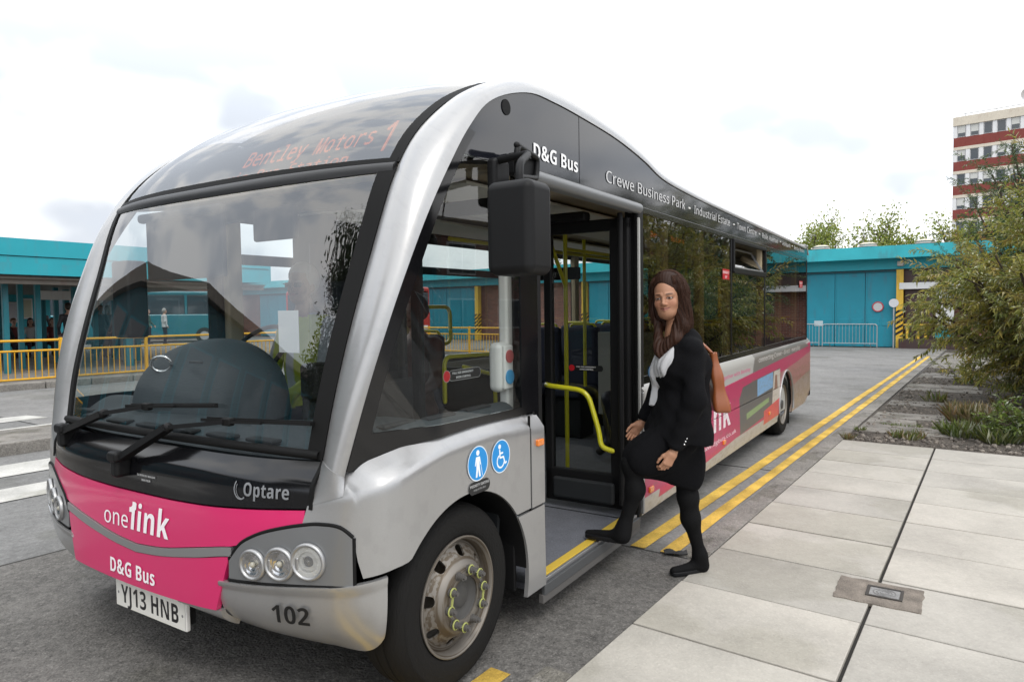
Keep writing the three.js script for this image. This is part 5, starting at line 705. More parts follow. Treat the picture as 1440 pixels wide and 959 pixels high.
// head in its own frame: x to its left hand side, y up, z to the front; origin between the ears at eye height
function headSDF(x, y, z, fem = 1) {
  const ax = Math.abs(x);
  let d = ell(x, y, z, [0, 0.035, -0.012], [0.074, 0.088, 0.092]);                       // skull
  d = smin(d, ell(x, y, z, [0, -0.03, 0.028], [0.058, 0.085, 0.062]), 0.03);             // face
  d = smin(d, ell(x, y, z, [0, -0.082, 0.052], [0.028, 0.024, 0.03]), 0.03);             // chin
  d = smin(d, cap(ax, y, z, [0.05, -0.03, 0.0], [0.026, -0.078, 0.05], 0.014, 0.012), 0.03); // jaw
  d = smin(d, ell(ax, y, z, [0.036, -0.028, 0.06], [0.022, 0.02, 0.016]), 0.02);         // cheek
  d = smin(d, cap(ax, y, z, [0.012, 0.02, 0.083], [0.045, 0.018, 0.066], 0.006, 0.006), 0.014); // brow
  d = -smin(-d, ell(ax, y, z, [0.031, 0.002, 0.094], [0.019, 0.012, 0.014]), 0.012);     // eye sockets
  d = smin(d, ell(ax, y, z, [0.031, 0.001, 0.072], [0.0135, 0.0125, 0.0125]), 0.003);    // eyeballs
  d = smin(d, cap(x, y, z, [0, 0.012, 0.084], [0, -0.026, 0.101], 0.007, 0.0095), 0.012); // nose
  d = smin(d, ell(ax, y, z, [0.011, -0.031, 0.091], [0.008, 0.007, 0.009]), 0.006);      // nostril wings
  d = smin(d, cap(ax, y, z, [0, -0.0515, 0.0895], [0.027, -0.0465, 0.074], 0.0055, 0.003), 0.005);   // upper lip
  d = smin(d, cap(ax, y, z, [0, -0.062, 0.087], [0.019, -0.056, 0.079], 0.0072, 0.003), 0.006);   // lower lip
  d = -smin(-d, cap(ax, y, z, [0, -0.0555, 0.098], [0.027, -0.0505, 0.082], 0.0016, 0.0014), 0.004);
  d = smin(d, ell(ax, y, z, [0.076, -0.012, -0.008], [0.009, 0.03, 0.017]), 0.008);      // ears
  return d;
}
function headColor(skin, lip, brow, iris = [0.02, 0.012, 0.008]) {
  return (x, y, z) => {
    const ax = Math.abs(x);
    if (z > 0.05) {
      const ex = ax - 0.031, ey = y - 0.001, r2 = ex * ex / 0.00017 + ey * ey / 0.000022; // eye opening
      if (r2 < 1 && z > 0.07) return ex * ex + ey * ey < 0.00004 ? iris : [0.36, 0.32, 0.29];
      if (r2 < 1.7 && z > 0.066 && y > -0.002) return [0.04, 0.022, 0.016]; if (r2 < 4 && z > 0.06) return [skin[0] * 0.8, skin[1] * 0.72, skin[2] * 0.7];
      const by = y - 0.0235 + (ax - 0.034) * (ax - 0.034) * 6; { const q = sstep(0.0046 - Math.abs(by), 0, 0.003) * sstep(ax, 0.011, 0.018) * (1 - sstep(ax, 0.044, 0.054)); if (q > 0.02) return [lerp(skin[0], brow[0], q), lerp(skin[1], brow[1], q), lerp(skin[2], brow[2], q)]; }
      const l = (y + 0.0562 - ax * 0.17) / 0.0088, lx = ax / 0.0275; if (l * l + lx * lx < 1 && z > 0.066) return Math.abs(y + 0.0557 - ax * 0.18) < 0.0014 ? [lip[0] * 0.35, lip[1] * 0.3, lip[2] * 0.3] : lip;
      const ch = Math.exp(-((ax - 0.038) ** 2 + (y + 0.028) ** 2) / 0.0006); return [skin[0] * (1 + 0.05 * ch), skin[1] * (1 - 0.07 * ch), skin[2] * (1 - 0.07 * ch)];
    }
    return skin;
  };
}
const xf = (g, m) => { g.applyMatrix4(m); return g; };
const frame = (o, yawY, pitchX = 0, rollZ = 0, s = 1) => new THREE.Matrix4().compose(V(...o), new THREE.Quaternion().setFromEuler(new THREE.Euler(pitchX, yawY, rollZ, 'YXZ')), V(s, s, s));
// a hand: wrist at origin, fingers along -y, palm facing +z, thumb on the +x side; curl in radians per joint
function handGeo(curl, skin, mirror = 1, spread = 0.06) {
  const L = [[[0, 0.035, 0], [0, -0.01, 0], 0.024, 0.027, 0.02], [[0.018, -0.012, 0], [0.022, -0.078, 0], 0.015, 0.013, 0.02], [[-0.014, -0.012, 0], [-0.022, -0.072, 0], 0.015, 0.012, 0.02], [[0.004, -0.02, 0.002], [0, -0.076, 0], 0.016, 0.013, 0.02]];
  const fing = (x, y, lens, r, sp, c) => { let p = [x, y, 0], a = c * 0.6; for (let k = 0; k < 3; k++) { const q = [p[0] + Math.sin(sp) * lens[k] * Math.cos(a), p[1] - Math.cos(a) * lens[k], p[2] + Math.sin(a) * lens[k]]; L.push([p, q, r - k * 0.0008, r - (k + 1) * 0.0009, 0.004]); p = q; a += c; } };
  fing(0.026, -0.078, [0.036, 0.022, 0.018], 0.0088, spread, curl); fing(0.009, -0.082, [0.041, 0.026, 0.019], 0.0091, spread * 0.3, curl * 1.05); fing(-0.008, -0.079, [0.038, 0.024, 0.018], 0.0086, -spread * 0.4, curl * 1.12); fing(-0.023, -0.071, [0.030, 0.018, 0.016], 0.0077, -spread * 1.2, curl * 1.2);
  L.push([[0.02, -0.014, 0.006], [0.042, -0.044, 0.016], 0.0145, 0.0115, 0.012], [[0.042, -0.044, 0.016], [0.048, -0.074, 0.024], 0.0105, 0.009, 0.004], [[0.048, -0.074, 0.024], [0.046, -0.096, 0.03], 0.0088, 0.0075, 0.004]);
  const g = meshBones(L, 0.0032, () => skin, 0.006); if (mirror < 0) { g.scale(-1, 1, 1); const ix = g.index.array; for (let i = 0; i < ix.length; i += 3) { const t = ix[i]; ix[i] = ix[i + 1]; ix[i + 1] = t; } } return g;
}
const mergeC = (list) => { const l = list.map((g) => { const q = g.clone(); for (const k of Object.keys(q.attributes)) if (!['position', 'normal', 'uv', 'color'].includes(k)) q.deleteAttribute(k); return q; }); return mergeGeometries(l); };
const skinMat = phys({ vertexColors: true, roughness: 0.5, specularIntensity: 0.7 });
const clothBump = grit.clone(); clothBump.repeat.set(3, 3);
const cloth = (c, o = {}) => phys({ color: rgb(...c), roughness: 0.95, specularIntensity: 0.25, bumpMap: clothBump, bumpScale: 0.0012, ...o });

{ // the woman stepping into the bus
  const O = [-1.41, 0, -3.74], R = (p) => [p[0] - O[0], p[1] - O[1], p[2] - O[2]];
  const w = thing('person', 'long haired woman in a black suit stepping from the kerb into the bus', 'person', O);
  const skin = [0.40, 0.205, 0.125], f = [-0.75, 0, 0.66], l = [0.66, 0, 0.75], add = (p, a, b, c = 0) => [p[0] + f[0] * a + l[0] * b, p[1] + c, p[2] + f[2] * a + l[2] * b];
  const J = Object.fromEntries(Object.entries({ head: [-1.487, 1.580, -3.634], neck: [-1.432, 1.36, -3.664], chest: [-1.435, 1.18, -3.655], waist: [-1.43, 0.98, -3.64], pel: [-1.43, 0.86, -3.63], Lsh: [-1.315, 1.298, -3.55], Rsh: [-1.54, 1.29, -3.765], Lel: [-1.278, 1.037, -3.49], Lwr: [-1.362, 0.795, -3.436], Rel: [-1.60, 1.05, -3.78], Rwr: [-1.668, 0.885, -3.715], Lhip: [-1.40, 0.85, -3.575], Lkn: [-1.605, 0.67, -3.41], Lan: [-1.65, 0.315, -3.40], Rhip: [-1.455, 0.85, -3.70], Rkn: [-1.396, 0.45, -3.70], Ran: [-1.352, 0.105, -3.775] }).map(([k, v]) => [k, R(v)]));
  const black = [0.011, 0.011, 0.0125];
  // body: legs in tights, neck, head and hands as one surface
  const legs = [[J.Lhip, J.Lkn, 0.075, 0.051], [J.Lkn, add(J.Lkn, -0.018, 0, -0.14), 0.05, 0.047], [add(J.Lkn, -0.018, 0, -0.14), J.Lan, 0.047, 0.032], [J.Lan, R([-1.655, 0.27, -3.395]), 0.034, 0.034], [R([-1.655, 0.265, -3.39]), R([-1.86, 0.25, -3.378]), 0.033, 0.022],
    [J.Rhip, J.Rkn, 0.082, 0.053], [J.Rkn, add(J.Rkn, -0.015, 0, -0.12), 0.050, 0.047], [add(J.Rkn, -0.015, 0, -0.12), J.Ran, 0.047, 0.031], [J.Ran, R([-1.345, 0.04, -3.80]), 0.034, 0.033], [R([-1.36, 0.04, -3.79]), R([-1.46, 0.03, -3.65]), 0.032, 0.024], [J.pel, J.waist, 0.105, 0.09]];
  const bodyLow = meshBones(legs, 0.012, () => black, 0.05);
  const neckG = meshBones([[add(J.neck, 0.0, 0, -0.06), R([-1.458, 1.50, -3.655]), 0.062, 0.05], [J.chest, J.neck, 0.1, 0.075]], 0.012, () => skin, 0.05);
  const hm = frame(J.head, rad(6), rad(4), rad(5), 1.03);
  const head = xf(sdfMesh((x, y, z) => headSDF(x, y, z), [-0.1, -0.13, -0.12], [0.1, 0.14, 0.13], 0.0025, headColor(skin, [0.33, 0.135, 0.10], [0.07, 0.036, 0.024])), hm);
  const limbFrame = (w0, e0, zdir, tilt, s) => { const Y = V(e0[0] - w0[0], e0[1] - w0[1], e0[2] - w0[2]).normalize(), Z = V(...zdir).addScaledVector(Y, -V(...zdir).dot(Y)).normalize(), X = Y.clone().cross(Z), m = new THREE.Matrix4().makeBasis(X, Y, Z); m.multiply(new THREE.Matrix4().makeRotationFromEuler(new THREE.Euler(tilt[0], tilt[1], tilt[2]))); m.scale(V(s, s, s)); m.setPosition(w0[0] - Y.x * 0.045, w0[1] - Y.y * 0.045, w0[2] - Y.z * 0.045); return m; };
  const lh = xf(handGeo(0.72, skin, 1), limbFrame(J.Lwr, J.Lel, [-0.75, 0, -0.6], [0.05, 0, 0.12], 0.86));
  const rh = xf(handGeo(0.6, skin, -1), limbFrame(J.Rwr, J.Rel, [0.66, 0, 0.75], [0.1, -0.3, -0.1], 0.86));
  const trunk = meshBones([[J.chest, J.waist, 0.09, 0.08], [J.waist, J.pel, 0.08, 0.09], [add(J.Lsh, 0, -0.04, -0.02), add(J.Rsh, 0, 0.04, -0.02), 0.03, 0.03], [add(J.Lsh, 0, -0.03, -0.02), J.Lel, 0.03, 0.032], [J.Lel, J.Lwr, 0.036, 0.027], [add(J.Rsh, 0, 0.03, -0.02), J.Rel, 0.03, 0.032], [J.Rel, J.Rwr, 0.032, 0.027]], 0.012, () => skin, 0.04);
  part('body', mergeC([neckG, trunk, head, lh, rh]), skinMat, w);
  part('tights', bodyLow, cloth([0.006, 0.006, 0.0065], { roughness: 0.75 }), w);
  // shoes
  const shoe = (a, b) => { const d = V(b[0] - a[0], 0, b[2] - a[2]).normalize(), n = [-d.z, 0, d.x], len = Math.hypot(b[0] - a[0], b[2] - a[2]); const F = (x, y, z) => { const px = x - a[0], py = y - a[1], pz = z - a[2], u = px * d.x + pz * d.z, v = px * n[0] + pz * n[2], t = clamp(u / len, 0, 1), hw = 0.031 + 0.011 * Math.sin(Math.PI * Math.min(1, t * 1.15)) * t, top = t < 0.3 ? 0.058 - t * 0.08 : lerp(0.034, 0.03, (t - 0.3) / 0.7); let e = Math.hypot(Math.max(Math.abs(v) - hw + 0.02, 0), u < 0.02 ? Math.max(0.02 - u, 0) : Math.max(u - len + 0.03, 0)) - 0.02; const yy = py; e = Math.max(e, yy - top + Math.abs(v) * 0.25, -yy); const inner = Math.max(Math.hypot(v / (hw * 0.72), (u - len * 0.34) / (len * 0.33)) - 1, -1) * 0.02; return Math.max(e, yy > 0.024 ? -inner * 0.9 - 0.0 : -1); }; const lo = [Math.min(a[0], b[0]) - 0.06, a[1] - 0.01, Math.min(a[2], b[2]) - 0.06], hi = [Math.max(a[0], b[0]) + 0.06, a[1] + 0.09, Math.max(a[2], b[2]) + 0.06]; return sdfMesh(F, lo, hi, 0.005); };
  const leather = phys({ color: rgb(0.007, 0.007, 0.008), roughness: 0.5, specularIntensity: 0.5 });
  part('shoe', shoe(R([-1.632, 0.229, -3.393]), R([-1.885, 0.229, -3.377])), leather, w);
  part('shoe', shoe(R([-1.338, 0.004, -3.822]), R([-1.478, 0.004, -3.63])), leather, w);
  // skirt
  const skirtB = [[add(J.pel, 0.0, 0.06, 0.03), add(J.pel, 0, -0.06, 0.03), 0.11, 0.11], [add(J.Lhip, 0, 0.0, -0.01), [lerp(J.Lhip[0], J.Lkn[0], 0.84), lerp(J.Lhip[1], J.Lkn[1], 0.84), lerp(J.Lhip[2], J.Lkn[2], 0.84)], 0.09, 0.066], [J.Rhip, [lerp(J.Rhip[0], J.Rkn[0], 0.74), lerp(J.Rhip[1], J.Rkn[1], 0.74), lerp(J.Rhip[2], J.Rkn[2], 0.74)], 0.096, 0.082]]; { const at = (a, b, t, dy = 0) => [lerp(a[0], b[0], t), lerp(a[1], b[1], t) + dy, lerp(a[2], b[2], t)]; skirtB.push([at(J.Lhip, J.Lkn, 0.8, -0.015), at(J.Rhip, J.Rkn, 0.62), 0.064, 0.078], [at(J.Lhip, J.Lkn, 0.55, -0.02), at(J.Rhip, J.Rkn, 0.4), 0.074, 0.085]); }
  const [slo, shi] = bounds(skirtB, 0.04); const sk = bones(skirtB, 0.12);
  const hemN = V(0.193, 1, -0.17);
  part('skirt', sdfMesh((x, y, z) => { const fold = 0.005 * Math.sin(x * 38 + z * 46 + y * 7); return Math.max(sk(x, y, z) + fold, -((x * hemN.x + y * hemN.y + z * hemN.z) - 0.505)); }, slo, shi, 0.011), cloth([0.005, 0.005, 0.006]), w);
  // blouse and jacket
  const chestB = [[add(J.chest, 0.01, 0.06, 0.03), add(J.chest, 0.01, -0.06, 0.03), 0.108, 0.108], [add(J.chest, 0.045, 0.06, -0.01), add(J.chest, 0.045, -0.06, -0.01), 0.075, 0.075], [add(J.waist, 0.0, 0.045), add(J.waist, 0.0, -0.045), 0.098, 0.098], [add(J.pel, 0, 0.06, 0.04), add(J.pel, 0, -0.06, 0.04), 0.108, 0.108], [add(J.neck, -0.02, 0.07, -0.05), add(J.neck, -0.02, -0.07, -0.05), 0.062, 0.062]];
  const [blo, bhi] = bounds(chestB, 0.05), bl = bones(chestB, 0.09);
  part('blouse', sdfMesh((x, y, z) => { const a = x * f[0] + z * f[2] - (J.chest[0] * f[0] + J.chest[2] * f[2]), b = x * l[0] + z * l[2] - (J.chest[0] * l[0] + J.chest[2] * l[2]), fr = 0.0022 * Math.sin(b * 120 + y * 14 + 2 * Math.sin(y * 17)) + 0.0015 * Math.sin(y * 55 + b * 30), puff = 0.035 * sstep(a, 0.07, 0.125) * sstep(1.24 - y, 0, 0.2) * (1 - sstep(b, -0.06, 0.0)); return Math.max(bl(x, y, z) - puff + 0.006 + fr, y - 1.335, 0.97 - y); }, blo, bhi, 0.009), cloth([0.62, 0.62, 0.63], { bumpScale: 0.0005, roughness: 0.7 }), w);
  const arms = [[add(J.Lsh, 0, -0.012, -0.012), J.Lel, 0.059, 0.053], [J.Lel, J.Lwr, 0.053, 0.041], [J.Rsh, J.Rel, 0.062, 0.052], [J.Rel, J.Rwr, 0.052, 0.04], [add(J.Lsh, 0, -0.03, 0), add(J.neck, -0.03, 0.02, -0.01), 0.058, 0.058], [J.Rsh, add(J.neck, -0.03, -0.02, -0.01), 0.058, 0.058], [add(J.neck, -0.05, 0.05, -0.02), add(J.neck, -0.05, -0.05, -0.02), 0.052, 0.052]];
  const torso = [...chestB.slice(0, 3).map(([a, b, r, q]) => [add(a, -0.02, 0), add(b, -0.02, 0), r + 0.02, q + 0.02]), [add(J.pel, -0.01, 0.075, 0.06), add(J.pel, -0.01, -0.075, 0.06), 0.118, 0.118], [add(J.pel, -0.045, 0.08, -0.06), add(J.pel, -0.045, -0.08, -0.06), 0.122, 0.122], [add(J.pel, 0.06, 0.07, -0.05), add(J.pel, 0.06, -0.08, -0.05), 0.102, 0.102], [add(J.chest, -0.075, 0.05, 0.02), add(J.waist, -0.06, 0.03, 0), 0.075, 0.07]];
  const jk = [...torso, ...arms], [jlo, jhi] = bounds(jk, 0.04), tF = bones(torso, 0.09), aF = bones(arms, 0.05);
  const jacket = (x, y, z) => {
    const wr = 0.0018 * Math.sin(y * 34 + x * 21 + 2 * Math.sin(z * 19)) * Math.sin(z * 27 + y * 9) + 0.0016 * Math.sin(y * 75 + z * 40 + x * 33);
    const rx = x - J.chest[0], rz = z - J.chest[2], a = rx * f[0] + rz * f[2], b = rx * l[0] + rz * l[2];
    let t = tF(x, y, z); const hem = 0.775 + 0.05 * sstep(a, -0.1, 0.2); t = Math.max(t, hem - y);
    const edge = y > 1.12 ? lerp(0.075, 0.01, sstep(y, 1.12, 1.32)) : lerp(0.2, 0.075, sstep(y, 0.94, 1.12)); t = Math.max(t, a - edge - 0.05 * sstep(b, -0.02, -0.12));   // open front
    const cuff = (w0, e0, yy) => { const d = [w0[0] - e0[0], w0[1] - e0[1], w0[2] - e0[2]], m = Math.hypot(...d); return ((x - w0[0]) * d[0] + (y - w0[1]) * d[1] + (z - w0[2]) * d[2]) / m - 0.026; };
    let s = aF(x, y, z); s = Math.max(s, Math.hypot(x - J.Lwr[0], y - J.Lwr[1], z - J.Lwr[2]) < 0.14 ? cuff(J.Lwr, J.Lel) : -1, Math.hypot(x - J.Rwr[0], y - J.Rwr[1], z - J.Rwr[2]) < 0.14 ? cuff(J.Rwr, J.Rel) : -1);
    s = Math.max(s, -Math.max(0.015 - a, Math.abs(b + 0.055) - 0.07, y - 1.5)); s = Math.max(s, -(Math.hypot(x - J.neck[0] - f[0] * 0.02, z - J.neck[2] - f[2] * 0.02) - 0.058));
    return smin(t, s, 0.035) + wr;
  };
  const jm = part('jacket', sdfMesh(jacket, jlo, jhi, 0.0095), cloth([0.0055, 0.0055, 0.0065]), w);
  for (let i = 0; i < 3; i++) { const b = part('cuff_button', new THREE.SphereGeometry(0.006, 10, 8), B.chrome, jm); b.position.set(...add([J.Lwr[0] + (J.Lel[0] - J.Lwr[0]) * (0.04 + i * 0.065), J.Lwr[1] + (J.Lel[1] - J.Lwr[1]) * (0.04 + i * 0.065), J.Lwr[2] + (J.Lel[2] - J.Lwr[2]) * (0.04 + i * 0.065)], -0.028, 0.033)); }
  // hair, in the frame of the head
  const hb = [[[0, 0.06, -0.02], [0, 0.03, -0.05], 0.091, 0.095, 0.04], [[0.066, 0.03, 0.0], [0.072, -0.06, 0.005], 0.028, 0.026, 0.04], [[0.072, -0.06, 0.005], [0.070, -0.15, 0.035], 0.028, 0.034, 0.05], [[0.070, -0.15, 0.035], [0.035, -0.225, 0.075], 0.036, 0.032, 0.05], [[0.04, -0.225, 0.075], [-0.045, -0.285, 0.095], 0.036, 0.022, 0.04], [[-0.066, 0.03, 0.0], [-0.072, -0.08, 0.01], 0.027, 0.022, 0.04], [[-0.072, -0.08, 0.01], [-0.055, -0.24, 0.06], 0.022, 0.02, 0.05], [[-0.06, -0.26, 0.06], [-0.03, -0.31, 0.08], 0.024, 0.012, 0.05], [[0, -0.02, -0.06], [0.01, -0.19, -0.05], 0.078, 0.056, 0.05], [[0.065, -0.12, -0.02], [0.055, -0.21, -0.03], 0.04, 0.032, 0.05]];
  const hF = bones(hb, 0.04), hair = (x, y, z) => { const an = Math.atan2(x, z + 0.02); let d = hF(x, y, z) + 0.0020 * Math.sin(an * 40 + y * 22 + 3 * Math.sin(y * 19)) * sstep(0.09 - y, 0, 0.08) + 0.003 * Math.sin(an * 11 + y * 30) * sstep(0.06 - y, 0, 0.1) + 0.0007 * Math.sin(Math.atan2(x - 0.02, y + 0.05) * 70 + z * 24) * sstep(y, 0.03, 0.07); const fx = x + 0.012, cx = fx + 0.004, oy = y + 0.022, part_ = y > -0.03 ? Math.max((Math.hypot(cx / 0.064, oy / 0.108) - 1) * 0.06, 0.02 - z) : Math.max(Math.abs(cx) - 0.064 + (y + 0.03) * 0.12 * -1 + sstep(-0.1 - y, 0, 0.06) * 0.09, 0.02 - z); return Math.max(d, -part_ * 0.8); };
  const [hlo, hhi] = bounds(hb, 0.03); const hairMat = phys({ vertexColors: true, roughness: 0.5, specularIntensity: 0.35 });
  const hg = part('hair', xf(sdfMesh(hair, hlo, hhi, 0.0048, (x, y, z) => { const an = y > 0.04 ? Math.atan2(x - 0.02, y + 0.05) * 1.3 : Math.atan2(x, z + 0.02), s = 0.55 + 0.8 * vnoise(an * 34 + 200, (y > 0.04 ? z : y) * 8 + 50, 512, 7), q = 1 + 0.5 * sstep(-0.1 - y, 0, 0.15); return [0.030 * s * q, 0.0135 * s * q, 0.0085 * s * q]; }), hm), hairMat, w);
  { const r = rng(19), st = [], q = V(); for (let i = 0; i < 420; i++) { const an = rad(lerp(34, 326, r())), side = Math.sin(an), back = Math.cos(an); const pts = [], yEnd = lerp(-0.2, -0.29, r()); let ok = true; for (let k = 0; k <= 6; k++) { const y = lerp(0.118, yEnd, Math.pow(k / 6, 1.25)); let rr = 0.004; for (; rr < 0.2; rr += 0.004) if (hair(side * rr, y, -0.02 + back * rr + (y < -0.1 ? (-(y + 0.1)) * 0.25 : 0)) > 0) break; if (rr > 0.19 || (rr < 0.03 && k > 1)) { ok = k > 2; break; } rr += 0.001 + r() * 0.003; pts.push([side * rr + (r() - 0.5) * 0.006, y, -0.02 + back * rr + (y < -0.1 ? (-(y + 0.1)) * 0.25 : 0)]); } if (pts.length > 3) st.push(tube(pts, 0.0011, 14, 3)); }
    for (let i = 0; i < 420; i++) { const side = r() < 0.5 ? -1 : 1, z0 = lerp(0.062, -0.085, r()), pts = [], th1 = lerp(1.5, 2.1, r()), zd = (r() - 0.3) * 0.03; for (let k = 0; k <= 7; k++) { const th = side * th1 * k / 7 - 0.16, sx = Math.sin(th), cy = Math.cos(th), zz = z0 - zd * k / 7 - 0.02 * Math.sin(k / 7 * 3); let rr = 0.05; for (; rr < 0.2; rr += 0.002) if (hair(sx * rr, 0.0 + cy * rr, zz) > 0) break; if (rr > 0.19 || rr < 0.056) { if (pts.length < 4) pts.length = 0; break; } rr += 0.0004 + r() * 0.0016; pts.push([sx * rr, cy * rr, zz]); } if (pts.length > 3) st.push(tube(pts, 0.0010, 14, 3)); }
    part('hair_strands', xf(merge(st), hm), phys({ color: rgb(0.05, 0.022, 0.013), roughness: 0.5, specularIntensity: 0.35 }), hg).userData.kind = 'stuff'; }
  shad(w);
  // shoulder bag, tan leather, hanging at her back
  const bag = thing('handbag', 'tan leather shoulder bag hanging behind the woman', 'handbag', [-1.306, 0.94, -3.80]);
  const tan = phys({ color: rgb(0.26, 0.075, 0.022), roughness: 0.4, clearcoat: 0.3, clearcoatRoughness: 0.3, bumpMap: clothBump, bumpScale: 0.0004 });
  const bs = (x, y, z) => { const t = clamp(y / 0.33, 0, 1), u = x * 0.8 - z * 0.6, v = x * 0.6 + z * 0.8, hw = lerp(0.048, 0.022, t), hd = lerp(0.14, 0.12, t), ox = lerp(0.035, -0.012, t); return Math.max(Math.hypot(Math.max(Math.abs(u - ox) - hw + 0.02, 0), Math.max(Math.abs(v) - hd + 0.02, 0), Math.max(0.02 - y, 0)) - 0.02 + 0.004 * Math.sin(y * 40 + v * 22), y - 0.33 + 0.02 * Math.cos(v * 18)); };
  part('bag_body', sdfMesh(bs, [-0.26, -0.03, -0.26], [0.26, 0.36, 0.26], 0.009), tan, bag);
  part('strap', merge([pipe([[0.06, 0.31, 0.08], [-0.02, 0.40, 0.11], [-0.14, 0.43, 0.02], [-0.18, 0.40, -0.02], [-0.10, 0.36, -0.09], [-0.07, 0.31, -0.1]], 0.009, 0.08, 6)]), tan, bag);
  shad(bag);
}
// simple figures: one surface with a face, coloured by where it is; seat = true sits
function figure(name, label, pos, turn, o = {}) {
  const { seat = false, top = [0.03, 0.03, 0.04], legs = [0.02, 0.02, 0.03], skin = [0.42, 0.25, 0.18], hair = [0.03, 0.02, 0.015], long = false, arms = 0, cell = 0.018, group, scale = 1, hat = 0 } = o;
  const g = thing(name, label, 'person', pos, turn, group), hy = seat ? 0.50 : 0.92, sh = hy + 0.52, hd = hy + 0.74;
  const fw = seat ? 0.42 : 0.02, L = [[[0, hy, 0], [0, hy + 0.28, -0.01], 0.13, 0.12], [[0, hy + 0.28, -0.01], [0, sh - 0.03, -0.02], 0.13, 0.13], [[-0.15, sh, -0.02], [0.15, sh, -0.02], 0.065, 0.065], [[0, sh, -0.015], [0, hd - 0.06, 0.0], 0.055, 0.05]];
  for (const s of [-1, 1]) { const e = [s * 0.24, sh - 0.27, seat ? 0.06 : -0.03 + arms * 0.05], w = seat ? [s * 0.12, hy + 0.1, 0.26] : [s * 0.24, sh - 0.5, 0.06 + arms * 0.2]; L.push([[s * 0.17, sh, -0.02], e, 0.058, 0.046], [e, w, 0.046, 0.034], [w, [w[0] * 0.9, w[1] - 0.07, w[2] + 0.04], 0.034, 0.03]); const kn = seat ? [s * 0.11, hy - 0.02, fw] : [s * 0.1, 0.5, 0.03], an = seat ? [s * 0.11, 0.1, fw + 0.02] : [s * 0.11, 0.1, -0.02]; L.push([[s * 0.09, hy, 0], kn, 0.095, 0.068], [kn, an, 0.066, 0.042], [an, [an[0] + s * 0.02, 0.05, an[2] + 0.15], 0.045, 0.035]); }
  const col = (x, y, z) => { if (y > hd - 0.12 && Math.abs(x) < 0.13) return skin; if (y > sh + 0.055 && Math.abs(x) < 0.08) return skin; for (const s of [-1, 1]) { const w = seat ? [s * 0.12, hy + 0.1, 0.26] : [s * 0.24, sh - 0.5, 0.06 + arms * 0.2]; if (Math.hypot(x - w[0] * 0.93, y - w[1] + 0.04, z - w[2] - 0.03) < 0.062) return skin; } if (y < 0.09) return [0.02, 0.018, 0.018]; if (o.vest && y > hy + 0.05 && Math.abs(x) < 0.2 && y < sh + 0.07) { if (Math.abs(x) < 0.035) return o.shirt || [0.5, 0.5, 0.5]; return o.vest; } return y > hy - 0.02 && !(seat && z > 0.1 && y < hy + 0.1) ? top : legs; };
  const geo = meshBones(L, cell, col, 0.05), hg = xf(sdfMesh((x, y, z) => headSDF(x, y, z), [-0.1, -0.13, -0.12], [0.1, 0.14, 0.13], Math.max(0.005, cell * 0.45), headColor(skin, [skin[0] * 0.85, skin[1] * 0.55, skin[2] * 0.55], hair)), frame([0, hd + 0.03, 0.01], o.look || 0));
  part('body', mergeC([geo, hg]), skinMat, g);
  const hb = [[[0, 0.06, -0.02], [0, 0.025, -0.035], 0.09, 0.088]]; if (long) hb.push([[0.05, 0, -0.05], [0.06, -0.2, -0.05], 0.05, 0.04], [[-0.05, 0, -0.05], [-0.06, -0.2, -0.05], 0.05, 0.04]);
  const hs = bones(hb, 0.03); if (!o.bald) part('hair', xf(sdfMesh((x, y, z) => Math.max(hs(x, y, z), -Math.max(Math.abs(x) - 0.06, y - 0.075, 0.02 - z)), [-0.16, -0.28, -0.16], [0.16, 0.18, 0.13], 0.009, () => hair), frame([0, hd + 0.03, 0.01], o.look || 0)), skinMat, g);
  g.scale.setScalar(scale); shad(g); return g;
}
// a person inside the bus, placed in the frame of the bus
function inBus(g, x, y, z, yaw) { const p = V(x, y, z).applyQuaternion(bus.quaternion).add(bus.position); g.position.copy(p); g.quaternion.copy(bus.quaternion).multiply(new THREE.Quaternion().setFromAxisAngle(V(0, 1, 0), yaw)); }
bus.updateMatrixWorld();
{ const d = figure('person', 'bus driver in a yellow hi-vis vest and dark glasses behind the windscreen', [0, 0, 0], 0, { seat: true, top: [0.3, 0.31, 0.34], legs: [0.02, 0.02, 0.03], vest: [0.34, 0.4, 0.03], hair: [0.4, 0.38, 0.36], cell: 0.014, look: 0.25, shirt: [0.4, 0.42, 0.45], skin: [0.3, 0.17, 0.12] });
  part('sunglasses', merge([rbox(0.05, 0.03, 0.012, 0.01, -0.033, 1.273, 0.103), rbox(0.05, 0.03, 0.012, 0.01, 0.033, 1.273, 0.103), box(0.15, 0.006, 0.006, 0, 1.28, 0.097)]).rotateY(0.25), B.black, d); inBus(d, 1.88, 0.47, -0.60, -Math.PI / 2); }
{ const p = figure('person', 'passenger in dark clothes sitting low behind the bus front window', [0, 0, 0], 0, { seat: true, top: [0.07, 0.03, 0.025], skin: [0.2, 0.1, 0.07], hair: [0.08, 0.03, 0.02] }); inBus(p, 3.1, 0.28, -0.72, -Math.PI / 2);
  const q = figure('person', 'passenger with dark hair seated behind the folded bus door', [0, 0, 0], 0, { seat: true, top: [0.02, 0.02, 0.025] }); inBus(q, 4.9, 0.28, 0.42, -Math.PI / 2); }
